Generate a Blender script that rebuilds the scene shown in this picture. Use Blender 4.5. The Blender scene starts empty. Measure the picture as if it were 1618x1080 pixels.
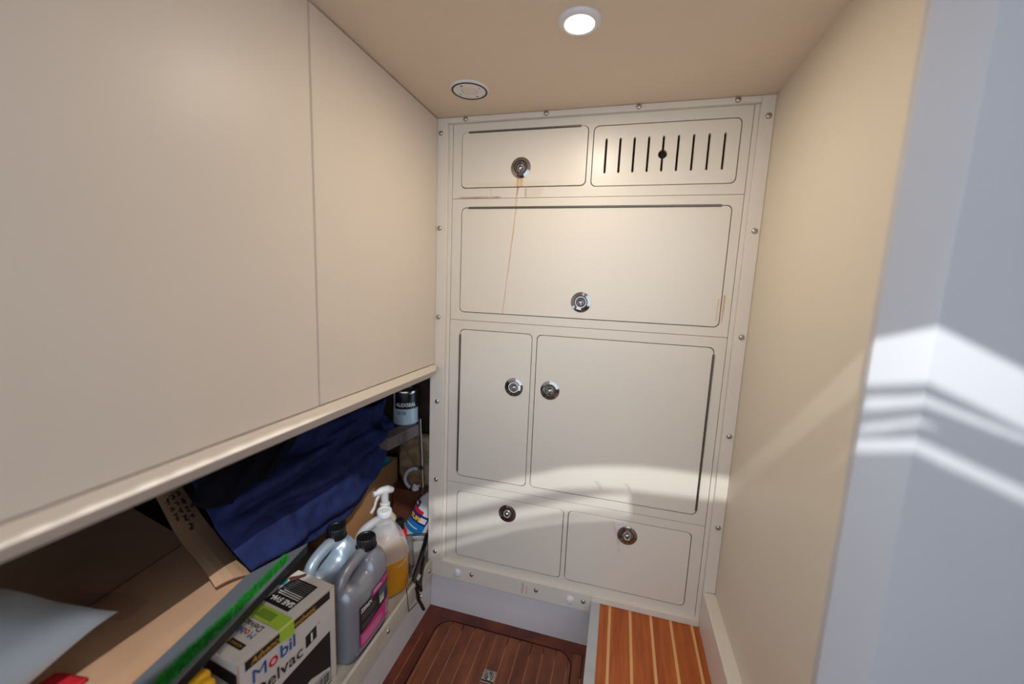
import bpy, bmesh, math, random
import numpy as np
from mathutils import Vector, Matrix, noise
random.seed(7)
SC = bpy.context.scene
COL = SC.collection
PI = math.pi

# ------------------------------------------------------------------ camera
YAW, PITCH, ROLL, FPX = math.radians(14.934), math.radians(-8.170), math.radians(-2.342), 632.31
CAM = Vector((0, 0, 1.0))
RM = (Matrix.Rotation(YAW, 3, 'Z') @ Matrix.Rotation(PITCH, 3, 'X') @ Matrix.Rotation(ROLL, 3, 'Y'))
cam = bpy.data.cameras.new('camera')
cam.sensor_fit = 'HORIZONTAL'; cam.sensor_width = 36; cam.lens = FPX / 1618 * 36
cam.clip_start = 0.01
cam.dof.use_dof = True; cam.dof.focus_distance = 1.12; cam.dof.aperture_fstop = 1.5
camo = bpy.data.objects.new('camera', cam); COL.objects.link(camo)
mw = Matrix((RM.col[0], RM.col[2], -RM.col[1])).transposed().to_4x4()
mw.translation = CAM
camo.matrix_world = mw
SC.camera = camo

# ------------------------------------------------------------------ world, exposure
W = bpy.data.worlds.new('world'); SC.world = W; W.use_nodes = True
bg = W.node_tree.nodes['Background']
bg.inputs[0].default_value = (0.74, 0.84, 1.0, 1); bg.inputs[1].default_value = 1.75
SC.view_settings.view_transform = 'Standard'; SC.view_settings.look = 'None'
SC.view_settings.exposure = 0.34; SC.view_settings.gamma = 1; SC.view_settings.use_curve_mapping = False
GLINT = Vector((0.20, -0.30, 1.72))        # unseen spot lamp added to cast the light bands through the board behind
GLINT_W = 76.0
LAMP_W = 1.8
GT = Vector((-0.1, 1.1, 0.55)); GN = (GT - GLINT).normalized()
gd_ = bpy.data.lights.new('band_spot', 'SPOT'); gd_.energy = GLINT_W; gd_.spot_size = math.radians(84); gd_.spot_blend = .1
gd_.shadow_soft_size = .0012; gd_.color = (.93, .97, 1.0)
go_ = bpy.data.objects.new('band_spot', gd_); COL.objects.link(go_); go_.location = GLINT
go_.rotation_euler = GN.to_track_quat('-Z', 'Y').to_euler()

# ------------------------------------------------------------------ helpers
def lin(c):
    return tuple(((v / 255) / 12.92 if v / 255 <= .04045 else ((v / 255 + .055) / 1.055) ** 2.4) for v in c)
def pt(u, v, axis, val):
    """point of the place seen at (u, v) on the plane axis = val"""
    d = RM @ Vector(((u - 809) / FPX, 1, (540 - v) / FPX))
    return CAM + d * ((val - CAM[axis]) / d[axis])
MATS = {}
def mat(name, rgb, rough=.5, metal=0, var=0, vscale=8, bump=0, bscale=60, spec=.5, trans=0, alpha=1, coat=0, stretch=None, rgb2=None, emis=0):
    if name in MATS: return MATS[name]
    m = bpy.data.materials.new(name); m.use_nodes = True; nt = m.node_tree; N = nt.nodes; L = nt.links
    b = N['Principled BSDF']
    c = (*lin(rgb), 1)
    b.inputs['Base Color'].default_value = c
    b.inputs['Roughness'].default_value = rough; b.inputs['Metallic'].default_value = metal
    b.inputs['Specular IOR Level'].default_value = spec
    b.inputs['Transmission Weight'].default_value = trans; b.inputs['Alpha'].default_value = alpha
    b.inputs['Coat Weight'].default_value = coat
    tc = N.new('ShaderNodeTexCoord'); src = tc.outputs['Object']
    if stretch:
        mp = N.new('ShaderNodeMapping'); mp.inputs['Scale'].default_value = stretch
        L.new(src, mp.inputs[0]); src = mp.outputs[0]
    if var or rgb2:
        n = N.new('ShaderNodeTexNoise'); n.inputs['Scale'].default_value = vscale; n.inputs['Detail'].default_value = 5
        L.new(src, n.inputs['Vector'])
        r = N.new('ShaderNodeValToRGB'); L.new(n.outputs['Fac'], r.inputs[0])
        c2 = (*lin(rgb2), 1) if rgb2 else (*[x * (1 - var) for x in c[:3]], 1)
        r.color_ramp.elements[0].position = .3; r.color_ramp.elements[0].color = c2
        r.color_ramp.elements[1].position = .7; r.color_ramp.elements[1].color = c
        L.new(r.outputs[0], b.inputs['Base Color'])
    if bump:
        n2 = N.new('ShaderNodeTexNoise'); n2.inputs['Scale'].default_value = bscale; n2.inputs['Detail'].default_value = 4
        L.new(src, n2.inputs['Vector'])
        bp = N.new('ShaderNodeBump'); bp.inputs['Strength'].default_value = bump; bp.inputs['Distance'].default_value = .002
        L.new(n2.outputs['Fac'], bp.inputs['Height']); L.new(bp.outputs[0], b.inputs['Normal'])
    if emis:
        b.inputs['Emission Color'].default_value = c; b.inputs['Emission Strength'].default_value = emis
    MATS[name] = m
    return m
def streak(m, x0, z0, x1, z1, w0, w1, rgb, strength=.8):
    """a run of rust down a panel, in the panel's own plane"""
    nt = m.node_tree; N = nt.nodes; L = nt.links; b = N['Principled BSDF']
    g = N.new('ShaderNodeNewGeometry'); s = N.new('ShaderNodeSeparateXYZ'); L.new(g.outputs['Position'], s.inputs[0])
    def mth(op, a, c=None):
        n = N.new('ShaderNodeMath'); n.operation = op
        for i, q in enumerate((a, c)):
            if q is None: continue
            if isinstance(q, (int, float)): n.inputs[i].default_value = q
            else: L.new(q, n.inputs[i])
        return n.outputs[0]
    nz = N.new('ShaderNodeTexNoise'); nz.inputs['Scale'].default_value = 26; L.new(g.outputs['Position'], nz.inputs['Vector'])
    wob = mth('MULTIPLY', mth('SUBTRACT', nz.outputs['Fac'], .5), (w0 + w1) * .8)
    t = mth('DIVIDE', mth('SUBTRACT', z0, s.outputs[2]), z0 - z1)
    xc = mth('ADD', mth('ADD', mth('MULTIPLY', t, x1 - x0), x0), wob)
    d = mth('ABSOLUTE', mth('SUBTRACT', s.outputs[0], xc))
    wd = mth('ADD', mth('MULTIPLY', t, w1 - w0), w0)
    f = mth('SUBTRACT', 1, mth('DIVIDE', d, wd)); f = mth('MAXIMUM', f, 0); f = mth('MINIMUM', mth('MULTIPLY', f, 2), 1)
    inr = mth('MULTIPLY', mth('GREATER_THAN', t, 0), mth('LESS_THAN', t, 1))
    f = mth('MULTIPLY', mth('MULTIPLY', f, inr), mth('ADD', mth('MULTIPLY', nz.outputs['Fac'], .9), .25))
    f = mth('MINIMUM', mth('MULTIPLY', f, strength), 1)
    mx = N.new('ShaderNodeMix'); mx.data_type = 'RGBA'
    L.new(f, mx.inputs['Factor'])
    inp = b.inputs['Base Color']
    if inp.is_linked: L.new(inp.links[0].from_socket, mx.inputs['A'])
    else: mx.inputs['A'].default_value = inp.default_value
    mx.inputs['B'].default_value = (*lin(rgb), 1)
    L.new(mx.outputs['Result'], inp)

def obj(name, bm, m, parent=None, smooth=False, angle=None):
    me = bpy.data.meshes.new(name)
    if isinstance(bm, bmesh.types.BMesh):
        bmesh.ops.recalc_face_normals(bm, faces=bm.faces)
        bm.to_mesh(me); bm.free()
    else:
        me.from_pydata([tuple(v) for v in bm[0]], [], bm[1]); me.update()
        b2 = bmesh.new(); b2.from_mesh(me); bmesh.ops.recalc_face_normals(b2, faces=b2.faces); b2.to_mesh(me); b2.free()
    if m: me.materials.append(m)
    if smooth:
        me.shade_smooth()
        if angle: me.set_sharp_from_angle(angle=math.radians(angle))
    o = bpy.data.objects.new(name, me); COL.objects.link(o)
    if parent is not None:
        o.parent = parent
        o.matrix_parent_inverse = world_of(parent).inverted()
    return o
def world_of(o):
    m = o.matrix_basis.copy()
    if o.parent is not None: m = world_of(o.parent) @ o.matrix_parent_inverse @ m
    return m
def tag(o, label=None, cat=None, group=None, kind=None):
    if label: o['label'] = label
    if cat: o['category'] = cat
    if group: o['group'] = group
    if kind: o['kind'] = kind
    return o
def thing(name, label, cat, loc=(0, 0, 0), group=None):
    o = bpy.data.objects.new(name, None); o.empty_display_size = .05; COL.objects.link(o); o.location = loc
    return tag(o, label, cat, group)
def struct(name, bm, m, label=None, **k):
    o = obj(name, bm, m, **k); o['kind'] = 'structure'
    if label: o['label'] = label
    return o
def box(x0, x1, y0, y1, z0, z1, bev=0, bm=None, M=None, seg=2):
    b = bmesh.new()
    bmesh.ops.create_cube(b, size=1)
    for v in b.verts:
        v.co = Vector(((x0 + x1) / 2 + v.co.x * (x1 - x0), (y0 + y1) / 2 + v.co.y * (y1 - y0), (z0 + z1) / 2 + v.co.z * (z1 - z0)))
    if bev: bmesh.ops.bevel(b, geom=b.edges[:], offset=bev, segments=seg, affect='EDGES', profile=.5)
    if M is not None: b.transform(M)
    return merge(bm, b)
def merge(a, b):
    if a is None: return b
    me = bpy.data.meshes.new('t'); b.to_mesh(me); b.free(); a.from_mesh(me); bpy.data.meshes.remove(me); return a
def rrect(x0, x1, z0, z1, r, n=6):
    P = []
    for cx, cz, a in ((x1 - r, z1 - r, 0), (x0 + r, z1 - r, 90), (x0 + r, z0 + r, 180), (x1 - r, z0 + r, 270)):
        for i in range(n + 1):
            t = math.radians(a + 90 * i / n); P.append((cx + r * math.cos(t), cz + r * math.sin(t)))
    return P
def circ(cx, cz, r, n=24):
    return [(cx + r * math.cos(2 * PI * i / n), cz + r * math.sin(2 * PI * i / n)) for i in range(n)]
def plate(outer, holes, y, depth, bev=0):
    """flat plate in an x-z plane, its face at y, going back by depth, with real holes"""
    b = bmesh.new(); E = []
    for loop in [outer] + list(holes):
        vs = [b.verts.new((p[0], y, p[1])) for p in loop]
        for i in range(len(vs)): E.append(b.edges.new((vs[i], vs[(i + 1) % len(vs)])))
    bmesh.ops.triangle_fill(b, edges=E, use_beauty=True, use_dissolve=False)
    r = bmesh.ops.extrude_face_region(b, geom=b.faces[:])
    bmesh.ops.translate(b, vec=(0, depth, 0), verts=[v for v in r['geom'] if isinstance(v, bmesh.types.BMVert)])
    if bev:
        bmesh.ops.recalc_face_normals(b, faces=b.faces)
        es = [e for e in b.edges if abs(e.verts[0].co.y - y) < 1e-6 and abs(e.verts[1].co.y - y) < 1e-6 and len(e.link_faces) == 2 and e.calc_face_angle() > 1]
        bmesh.ops.bevel(b, geom=es, offset=bev, segments=1, affect='EDGES')
    return b
def lathe(prof, n=28, M=None, bm=None):
    V = []; F = []
    for i in range(n):
        t = 2 * PI * i / n
        for r, z in prof: V.append((r * math.cos(t), r * math.sin(t), z))
    k = len(prof)
    for i in range(n):
        j = (i + 1) % n
        for q in range(k - 1): F.append((i * k + q, j * k + q, j * k + q + 1, i * k + q + 1))
    me = bpy.data.meshes.new('t'); me.from_pydata(V, [], F); b = bmesh.new(); b.from_mesh(me); bpy.data.meshes.remove(me)
    bmesh.ops.remove_doubles(b, verts=b.verts, dist=1e-6)
    if M is not None: b.transform(M)
    return merge(bm, b)
def tube(path, rad, n=10, bm=None, caps=True, flat=1.0, up=None):
    """swept tube through path; rad a number or list"""
    P = [Vector(p) for p in path]; k = len(P)
    R = rad if isinstance(rad, (list, tuple)) else [rad] * k
    b = bmesh.new(); rings = []
    ref = Vector(up) if up else Vector((0.13, 0.31, 1)).normalized()
    for i in range(k):
        d = (P[min(i + 1, k - 1)] - P[max(i - 1, 0)]).normalized()
        s = d.cross(ref)
        if s.length < 1e-3: s = d.cross(Vector((1, 0, 0)))
        s.normalize(); t = s.cross(d)
        rings.append([b.verts.new(P[i] + (s * math.cos(2 * PI * j / n) + t * math.sin(2 * PI * j / n) * flat) * R[i]) for j in range(n)])
    for i in range(k - 1):
        for j in range(n): b.faces.new((rings[i][j], rings[i][(j + 1) % n], rings[i + 1][(j + 1) % n], rings[i + 1][j]))
    if caps: b.faces.new(rings[0][::-1]); b.faces.new(rings[-1])
    return merge(bm, b)
def catmull(P, n):
    P = [Vector(p) for p in P]; out = []
    for i in range(len(P) - 1):
        a, b, c, d = P[max(i - 1, 0)], P[i], P[i + 1], P[min(i + 2, len(P) - 1)]
        for k in range(n):
            t = k / n
            out.append(.5 * ((2 * b) + (c - a) * t + (2 * a - 5 * b + 4 * c - d) * t * t + (3 * b - a - 3 * c + d) * t ** 3))
    return out + [P[-1]]
def basis(o, ex, ey, ez):
    m = Matrix((Vector(ex).normalized(), Vector(ey).normalized(), Vector(ez).normalized())).transposed().to_4x4(); m.translation = Vector(o); return m
def text_mesh(s, size, M, bold=0, width=1.0, shear=0, align='LEFT'):
    cu = bpy.data.curves.new('t', 'FONT'); cu.body = s; cu.size = size; cu.offset = bold; cu.shear = shear; cu.align_x = align
    cu.resolution_u = 3
    o = bpy.data.objects.new('t', cu); COL.objects.link(o)
    dg = bpy.context.evaluated_depsgraph_get(); dg.update()
    me = bpy.data.meshes.new_from_object(o.evaluated_get(dg))
    b = bmesh.new(); b.from_mesh(me)
    bpy.data.objects.remove(o); bpy.data.curves.remove(cu); bpy.data.meshes.remove(me)
    b.transform(M @ Matrix.Diagonal((width, 1, 1, 1)))
    return b
def text(name, s, size, M, m, parent, **k): return obj(name, text_mesh(s, size, M, **k), m, parent)
def quad_on(M, x0, x1, y0, y1, bm=None, z=0):
    b = bmesh.new(); vs = [b.verts.new(M @ Vector((x, y, z))) for x, y in ((x0, y0), (x1, y0), (x1, y1), (x0, y1))]; b.faces.new(vs); return merge(bm, b)
def poly_on(M, pts, z=0):
    b = bmesh.new(); b.faces.new([b.verts.new(M @ Vector((p[0], p[1], z))) for p in pts]); return b
def mods(o, voxel=None, smooth=0, subd=0):
    if voxel:
        r = o.modifiers.new('r', 'REMESH'); r.mode = 'VOXEL'; r.voxel_size = voxel; r.use_smooth_shade = True
    if smooth:
        s = o.modifiers.new('s', 'SMOOTH'); s.iterations = smooth; s.factor = .5
    if subd:
        s = o.modifiers.new('d', 'SUBSURF'); s.levels = subd; s.render_levels = subd
    dg = bpy.context.evaluated_depsgraph_get(); dg.update()
    me = bpy.data.meshes.new_from_object(o.evaluated_get(dg)); o.modifiers.clear()
    for i, q in enumerate(o.data.materials):
        if i >= len(me.materials): me.materials.append(q)
    me.shade_smooth(); o.data = me
    return o

# ------------------------------------------------------------------ materials
CREAM = mat('cream_laminate', (224, 211, 196), .42, var=.05, vscale=3, bump=.05, bscale=400)
CEIL = mat('cream_headliner', (226, 208, 186), .55, var=.04, vscale=3, bump=.06, bscale=300)
RIGHTW = mat('cream_wall_paint', (222, 210, 190), .45, var=.05, vscale=2.5, bump=.05, bscale=300)
PANEL = mat('offwhite_panel', (226, 219, 205), .34, var=.03, vscale=4)
DOORM = mat('offwhite_door', (228, 221, 207), .34, var=.03, vscale=3)
FRAME = mat('offwhite_frame', (228, 220, 207), .34, var=.05, vscale=7)
WHITE = mat('white_gelcoat', (196, 195, 196), .3, var=.05, vscale=3)
RISER = mat('white_hull_paint', (224, 220, 220), .45, var=.08, vscale=5)
LIPM = mat('dirty_white_lip', (214, 206, 190), .45, var=.22, vscale=16)
SHELFM = mat('dirty_white_shelf', (205, 198, 184), .5, var=.3, vscale=20)
DARK = mat('dark_void', (26, 22, 20), .9)
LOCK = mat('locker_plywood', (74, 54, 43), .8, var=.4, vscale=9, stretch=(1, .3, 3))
TEAK = mat('new_teak', (190, 100, 36), .42, rgb2=(156, 72, 22), vscale=14, stretch=(7, .5, 7), bump=.1, bscale=80)
HOLLY = mat('holly_inlay', (232, 178, 120), .5, var=.1)
OLDTEAK = mat('stained_teak', (138, 78, 48), .42, rgb2=(92, 46, 30), vscale=9, stretch=(3, .8, 3), bump=.2, bscale=60)
OLDTEAK2 = mat('red_stained_teak', (124, 56, 36), .38, rgb2=(70, 30, 22), vscale=12, bump=.2, bscale=60)
OLDHOLLY = mat('worn_holly_inlay', (186, 124, 80), .6, var=.35, vscale=30)
ALU = mat('grey_edge_trim', (186, 190, 194), .45, var=.12, vscale=14)
CHROME = mat('polished_chrome', (168, 163, 158), .12, metal=1)
STEEL = mat('stainless_steel', (190, 184, 176), .25, metal=1)
HINGE = mat('hinge_steel', (120, 112, 104), .35, metal=1)
BLACK = mat('black_plastic', (20, 20, 22), .4)
BLACKM = mat('black_painted_metal', (22, 22, 24), .35)
CARD = mat('brown_cardboard', (200, 158, 124), .7, rgb2=(184, 142, 108), vscale=6, bump=.1, bscale=90)
CARDE = mat('corrugated_edge', (110, 82, 66), .8, var=.4, vscale=120)
CARD2 = mat('tan_cardboard', (186, 136, 90), .7, var=.1, vscale=6)
INK = mat('dark_ink', (52, 36, 30), .8)
TAPE = mat('clear_packing_tape', (196, 164, 136), .12, alpha=.25, spec=.8)
WB = mat('white_box_card', (214, 206, 200), .55, var=.1, vscale=9)
PBLACK = mat('print_black', (34, 30, 32), .5)
PGOLD = mat('print_gold', (196, 148, 40), .5)
PRED = mat('print_red', (206, 28, 48), .5)
PBLUE = mat('print_blue', (22, 84, 156), .5)
PWHITE = mat('print_white', (226, 224, 220), .5)
PGREY = mat('print_grey', (120, 118, 118), .6)
PMAG = mat('print_magenta', (214, 36, 138), .4)
GTAPE = mat('green_masking_tape', (168, 200, 62), .6, var=.1, vscale=30)
PTEAL = mat('print_teal', (30, 130, 130), .5)
PSKIN = mat('print_brown', (96, 58, 46), .5)
SILVER = mat('silver_plastic', (150, 152, 162), .33, metal=.35, spec=.6)
SILVERB = mat('pale_blue_silver_plastic', (166, 182, 196), .33, metal=.35, spec=.6)
BLUEC = mat('navy_fleece', (46, 55, 100), .95, rgb2=(36, 43, 82), vscale=30, bump=.35, bscale=350, spec=.1)
BLACKC = mat('black_fabric', (24, 24, 32), .95, bump=.3, bscale=300, spec=.1)
PILLOW = mat('pale_blue_cotton', (222, 232, 240), .85, var=.05, vscale=5, spec=.2)
REDC = mat('red_fabric', (190, 16, 32), .8)
YEL = mat('yellow_rubber', (236, 176, 18), .5)
GRASS = mat('green_plastic_grass', (34, 150, 44), .5, var=.4, vscale=60)
CLEAR = mat('clear_plastic_film', (196, 206, 210), .16, alpha=.5, bump=.4, bscale=70)
TRAYM = mat('dark_tray_base', (96, 100, 106), .5)
WPLAST = mat('white_plastic', (226, 226, 228), .4)

# ------------------------------------------------------------------ the setting
LX, RX, BY, CZ = -.529, .304, 1.10, 1.448          # left panel face, right wall, bulkhead face, ceiling
def zlo(y): return .754 + (1.093 - y) * .014        # the panels' lower edge rises a little towards the camera
wl = thing('wall_left', None, None); wl['kind'] = 'structure'; wl['label'] = 'cream laminate side panels above the open locker'
def side_panel(y0, y1):
    V = []
    for x in (LX, LX - .018):
        for y, z in ((y0, zlo(y0)), (y1, zlo(y1)), (y1, CZ - .0025), (y0, CZ - .0025)): V.append((x, y, z))
    b = bmesh.new(); vs = [b.verts.new(v) for v in V]
    for f in ((0, 1, 2, 3), (7, 6, 5, 4), (0, 4, 5, 1), (1, 5, 6, 2), (2, 6, 7, 3), (3, 7, 4, 0)): b.faces.new([vs[i] for i in f])
    bmesh.ops.bevel(b, geom=b.edges[:], offset=.0012, segments=2, affect='EDGES')
    return b
obj('panel', side_panel(-.75, .6062), CREAM, wl); obj('panel', side_panel(.6078, 1.0865), CREAM, wl)
obj('backing', box(LX - .03, LX - .0185, -.75, 1.09, .80, CZ + .02), DARK, wl)
# moulding under the panels
prof = [(-.549, -.0018), (-.5282, -.0018), (-.5118, -.0132), (-.5110, -.0145), (-.5116, -.0160), (-.5300, -.0380), (-.5335, -.0392), (-.549, -.0392)]
V = []; F = []
ys = (-.75, 1.0, 1.062, 1.086)
for i, y in enumerate(ys):
    for j, (x, dz) in enumerate(prof):
        k = 1 if i < 3 else .45
        V.append((x if i < 3 else -.549 + (x + .549) * .7, y, zlo(y) + dz * k))
n = len(prof)
for i in range(len(ys) - 1):
    for j in range(n): F.append((i * n + j, i * n + (j + 1) % n, (i + 1) * n + (j + 1) % n, (i + 1) * n + j))
F += [tuple(range(n)), tuple(range((len(ys) - 1) * n, len(ys) * n))[::-1]]
struct('trim_1', (V, F), CREAM, 'cream bevelled moulding along the lower edge of the side panels')
# ceiling with its own thickness, open towards the companionway behind; near left strip added to shade the side panel
struct('ceiling', box(-.56, .36, .12, 1.16, CZ, CZ + .04, 0, box(-.56, -.12, -.75, .12, CZ, CZ + .04)), CEIL, 'flat cream ceiling')
# right wall, baseboard, jamb
struct('wall_right', box(RX, RX + .03, .592, 1.12, -.1, CZ + .02), RIGHTW, 'cream painted right wall')
struct('baseboard_right', box(.274, RX + .002, .60, 1.0865, .086, .199, .003), FRAME, 'painted baseboard beside the teak step')
jp = [(.306, .603), (.3034, .599), (.3024, .592), (.3034, .5865), (.340, .5575), (.3435, .5555), (.348, .5565), (1.3, .80), (1.3, .90), (.36, .66), (.33, .63)]
b = bmesh.new(); lo = [b.verts.new((x, y, -.1)) for x, y in jp]; hi = [b.verts.new((x, y, 1.62)) for x, y in jp]
for i in range(len(jp)): b.faces.new((lo[i], lo[(i + 1) % len(jp)], hi[(i + 1) % len(jp)], hi[i]))
b.faces.new(lo[::-1]); b.faces.new(hi)
struct('trim_2', b, WHITE, 'white bevelled door jamb at the right edge', smooth=True, angle=20)
# unseen rear wall, side wall and roof added to limit daylight; sole
REAR = mat('rear_enclosure', (128, 120, 112), .6, var=.1, vscale=4)
struct('light_block_rear', box(-.6, 1.5, -.95, -.92, -.12, .45), REAR, 'unseen low wall behind the viewpoint, added to keep out low daylight')
struct('light_block_side', box(1.42, 1.45, -.92, .85, -.12, 2.0), REAR, 'unseen side wall added to hold back daylight')
struct('light_block_roof', box(-.6, 1.5, -.95, .70, 2.0, 2.03), REAR, 'unseen roof added to block daylight from overhead')
struct('floor_rear', box(.30, 1.42, -.92, .60, -.12, .083), REAR, 'sole behind the door jamb')
# well wall under the lip and riser under the cabinet
struct('wall_well', box(-.57, -.539, -.75, 1.12, -.1, .0598), RISER, 'white painted side of the floor well')
struct('wall_riser', box(-.538, .30, 1.1005, 1.13, -.1, .11), RISER, 'white painted riser under the cabinet')
# locker interior
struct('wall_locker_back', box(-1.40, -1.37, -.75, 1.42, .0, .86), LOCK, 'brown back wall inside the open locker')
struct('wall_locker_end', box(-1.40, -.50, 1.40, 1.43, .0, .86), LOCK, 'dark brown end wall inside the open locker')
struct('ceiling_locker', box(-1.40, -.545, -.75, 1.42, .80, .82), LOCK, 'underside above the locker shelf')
struct('floor_shelf', box(-1.40, -.535, -.75, 1.42, .060, .086), SHELFM, 'dirty white locker shelf')
lip = struct('trim_3', box(-.536, -.5275, -.75, 1.086, .055, .107, .0012), LIPM, 'white raised lip along the front of the locker shelf')
# floors
sf = struct('floor_step', box(.003, .30, -.75, 1.10, -.1, .083), DARK, 'teak and holly step')
es = [.008, .0325, .0395, .0885, .0955, .1445, .1515, .1970, .2040, .2525, .2595, .2745]
for i in range(0, 12, 2): obj('plank', box(es[i], es[i + 1], -.75, 1.0995, .083, .088), TEAK, sf)
for i in range(1, 11, 2): obj('inlay_strip', box(es[i], es[i + 1], -.75, 1.0995, .083, .0879), HOLLY, sf)
struct('trim_4', box(-.018, .008, -.75, 1.0998, -.08, .0895, .0015), ALU, 'grey edging along the teak step')
wf = struct('floor', box(-.56, .0, -.75, 1.11, -.12, -.078), DARK, 'stained dark teak floor of the well')
zt = -.0706
# hatch planks with a rounded end
def yend(x, x0=-.4795, x1=-.0600, y1=1.058, r=.045):
    if x < x0 + r: return y1 - r + math.sqrt(max(0, r * r - (x0 + r - x) ** 2))
    if x > x1 - r: return y1 - r + math.sqrt(max(0, r * r - (x - (x1 - r)) ** 2))
    return y1
def plankmesh(a, c, y0, fy, n=6, zz=zt):
    xs = [a + (c - a) * i / n for i in range(n + 1)]
    top = [(a, y0)] + [(c, y0)] + [(x, fy(x)) for x in reversed(xs)]
    b = bmesh.new(); f = b.faces.new([b.verts.new((x, y, zz)) for x, y in top])
    r = bmesh.ops.extrude_face_region(b, geom=[f]); bmesh.ops.translate(b, vec=(0, 0, -.0075), verts=[v for v in r['geom'] if isinstance(v, bmesh.types.BMVert)])
    return b
lines = [-.4735 + .0367 * k for k in range(0, 12)]
edges = [-.4795] + lines + [-.0600]
hw = .0011
for i in range(len(edges) - 1):
    a = edges[i] + (hw if i else 0); c = edges[i + 1] - (hw if i < len(edges) - 2 else 0)
    if c - a > .001: obj('plank', plankmesh(a, c, -.75, yend), OLDTEAK, wf)
for x in lines: obj('inlay_strip', plankmesh(x - hw, x + hw, -.75, lambda q: yend(q) - random.uniform(.0, .05), 1, zt - .0002), OLDHOLLY, wf)
# border planks around the hatch, mitred round its corners
obj('plank', box(-.539, -.5121, -.75, 1.062, zt - .0075, zt), OLDTEAK2, wf)
obj('plank', box(-.5099, -.4830, -.75, 1.062, zt - .0075, zt), OLDTEAK2, wf)
obj('inlay_strip', box(-.5121, -.5099, -.75, .995, zt - .0075, zt - .0002), OLDHOLLY, wf)
obj('plank', box(-.5121, -.5099, .995, 1.062, zt - .0075, zt - .0001), OLDTEAK2, wf)
obj('plank', box(-.539, -.018, 1.0625, 1.1004, zt - .0075, zt), OLDTEAK2, wf)
obj('plank', box(-.0565, -.031, -.75, 1.062, zt - .0075, zt), OLDTEAK, wf)
obj('plank', box(-.0288, -.018, -.75, 1.062, zt - .0075, zt), OLDTEAK, wf)
obj('inlay_strip', box(-.031, -.0288, -.75, .99, zt - .0075, zt - .0002), OLDHOLLY, wf)
def corner(cx, cy, sx):
    r = .0485; P = [(cx + sx * r, cy)]
    for i in range(9):
        t = PI / 2 * i / 8; P.append((cx + sx * r * math.cos(t), cy + r * math.sin(t)))
    P.append((cx + sx * r, cy + r))
    b = bmesh.new(); f = b.faces.new([b.verts.new((x, y, zt)) for x, y in P[1:]])
    q = bmesh.ops.extrude_face_region(b, geom=[f]); bmesh.ops.translate(b, vec=(0, 0, -.0075), verts=[v for v in q['geom'] if isinstance(v, bmesh.types.BMVert)])
    return b
obj('corner_block', corner(-.4345, 1.013, -1), OLDTEAK2, wf); obj('corner_block', corner(-.105, 1.013, 1), OLDTEAK2, wf)
# ------------------------------------------------------------------ the built-in locker cabinet on the end bulkhead
def inst(name, me, M, parent):
    o = bpy.data.objects.new(name, me); COL.objects.link(o)
    o.parent = parent; o.matrix_parent_inverse = world_of(parent).inverted(); o.matrix_basis = M
    return o
def as_mesh(name, bm, m, angle=40):
    me = bpy.data.meshes.new(name); bmesh.ops.recalc_face_normals(bm, faces=bm.faces); bm.to_mesh(me); bm.free(); me.materials.append(m)
    me.shade_smooth(); me.set_sharp_from_angle(angle=math.radians(angle)); return me
cab = thing('locker_cabinet', 'off-white built-in cabinet with six hatches and chrome ring latches on the end wall', 'cabinet', (-.11, BY, .09))
body = obj('carcass', box(-.545, .303, BY + .012, 1.30, .12, CZ - .001), DARK, cab)
# outer frame: proud flanges, each a rail of its own
FY = BY - .012
fr_l = obj('frame_rail', box(-.5445, -.4985, FY, BY + .012, .052, CZ - .0005, .0016), FRAME, cab)
fr_r = obj('frame_rail', box(.2745, .3038, FY, BY + .012, .0885, CZ - .0005, .0016), FRAME, cab)
fr_t = obj('frame_rail', box(-.4985, .2745, FY, BY + .012, 1.4335, CZ - .0005, .0016), FRAME, cab)
fr_b = obj('frame_rail', box(-.4985, -.0185, FY, BY + .012, .0525, .1085, .0016), FRAME, cab)
fr_b2 = obj('frame_rail', box(-.0182, .2745, FY, BY + .012, .0885, .1085, .0016), FRAME, cab)
streak(FRAME, -.224, .098, -.226, .06, .006, .004, (170, 128, 70), .6)
streak(FRAME, -.212, .090, -.213, .062, .004, .003, (170, 128, 70), .5)
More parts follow.
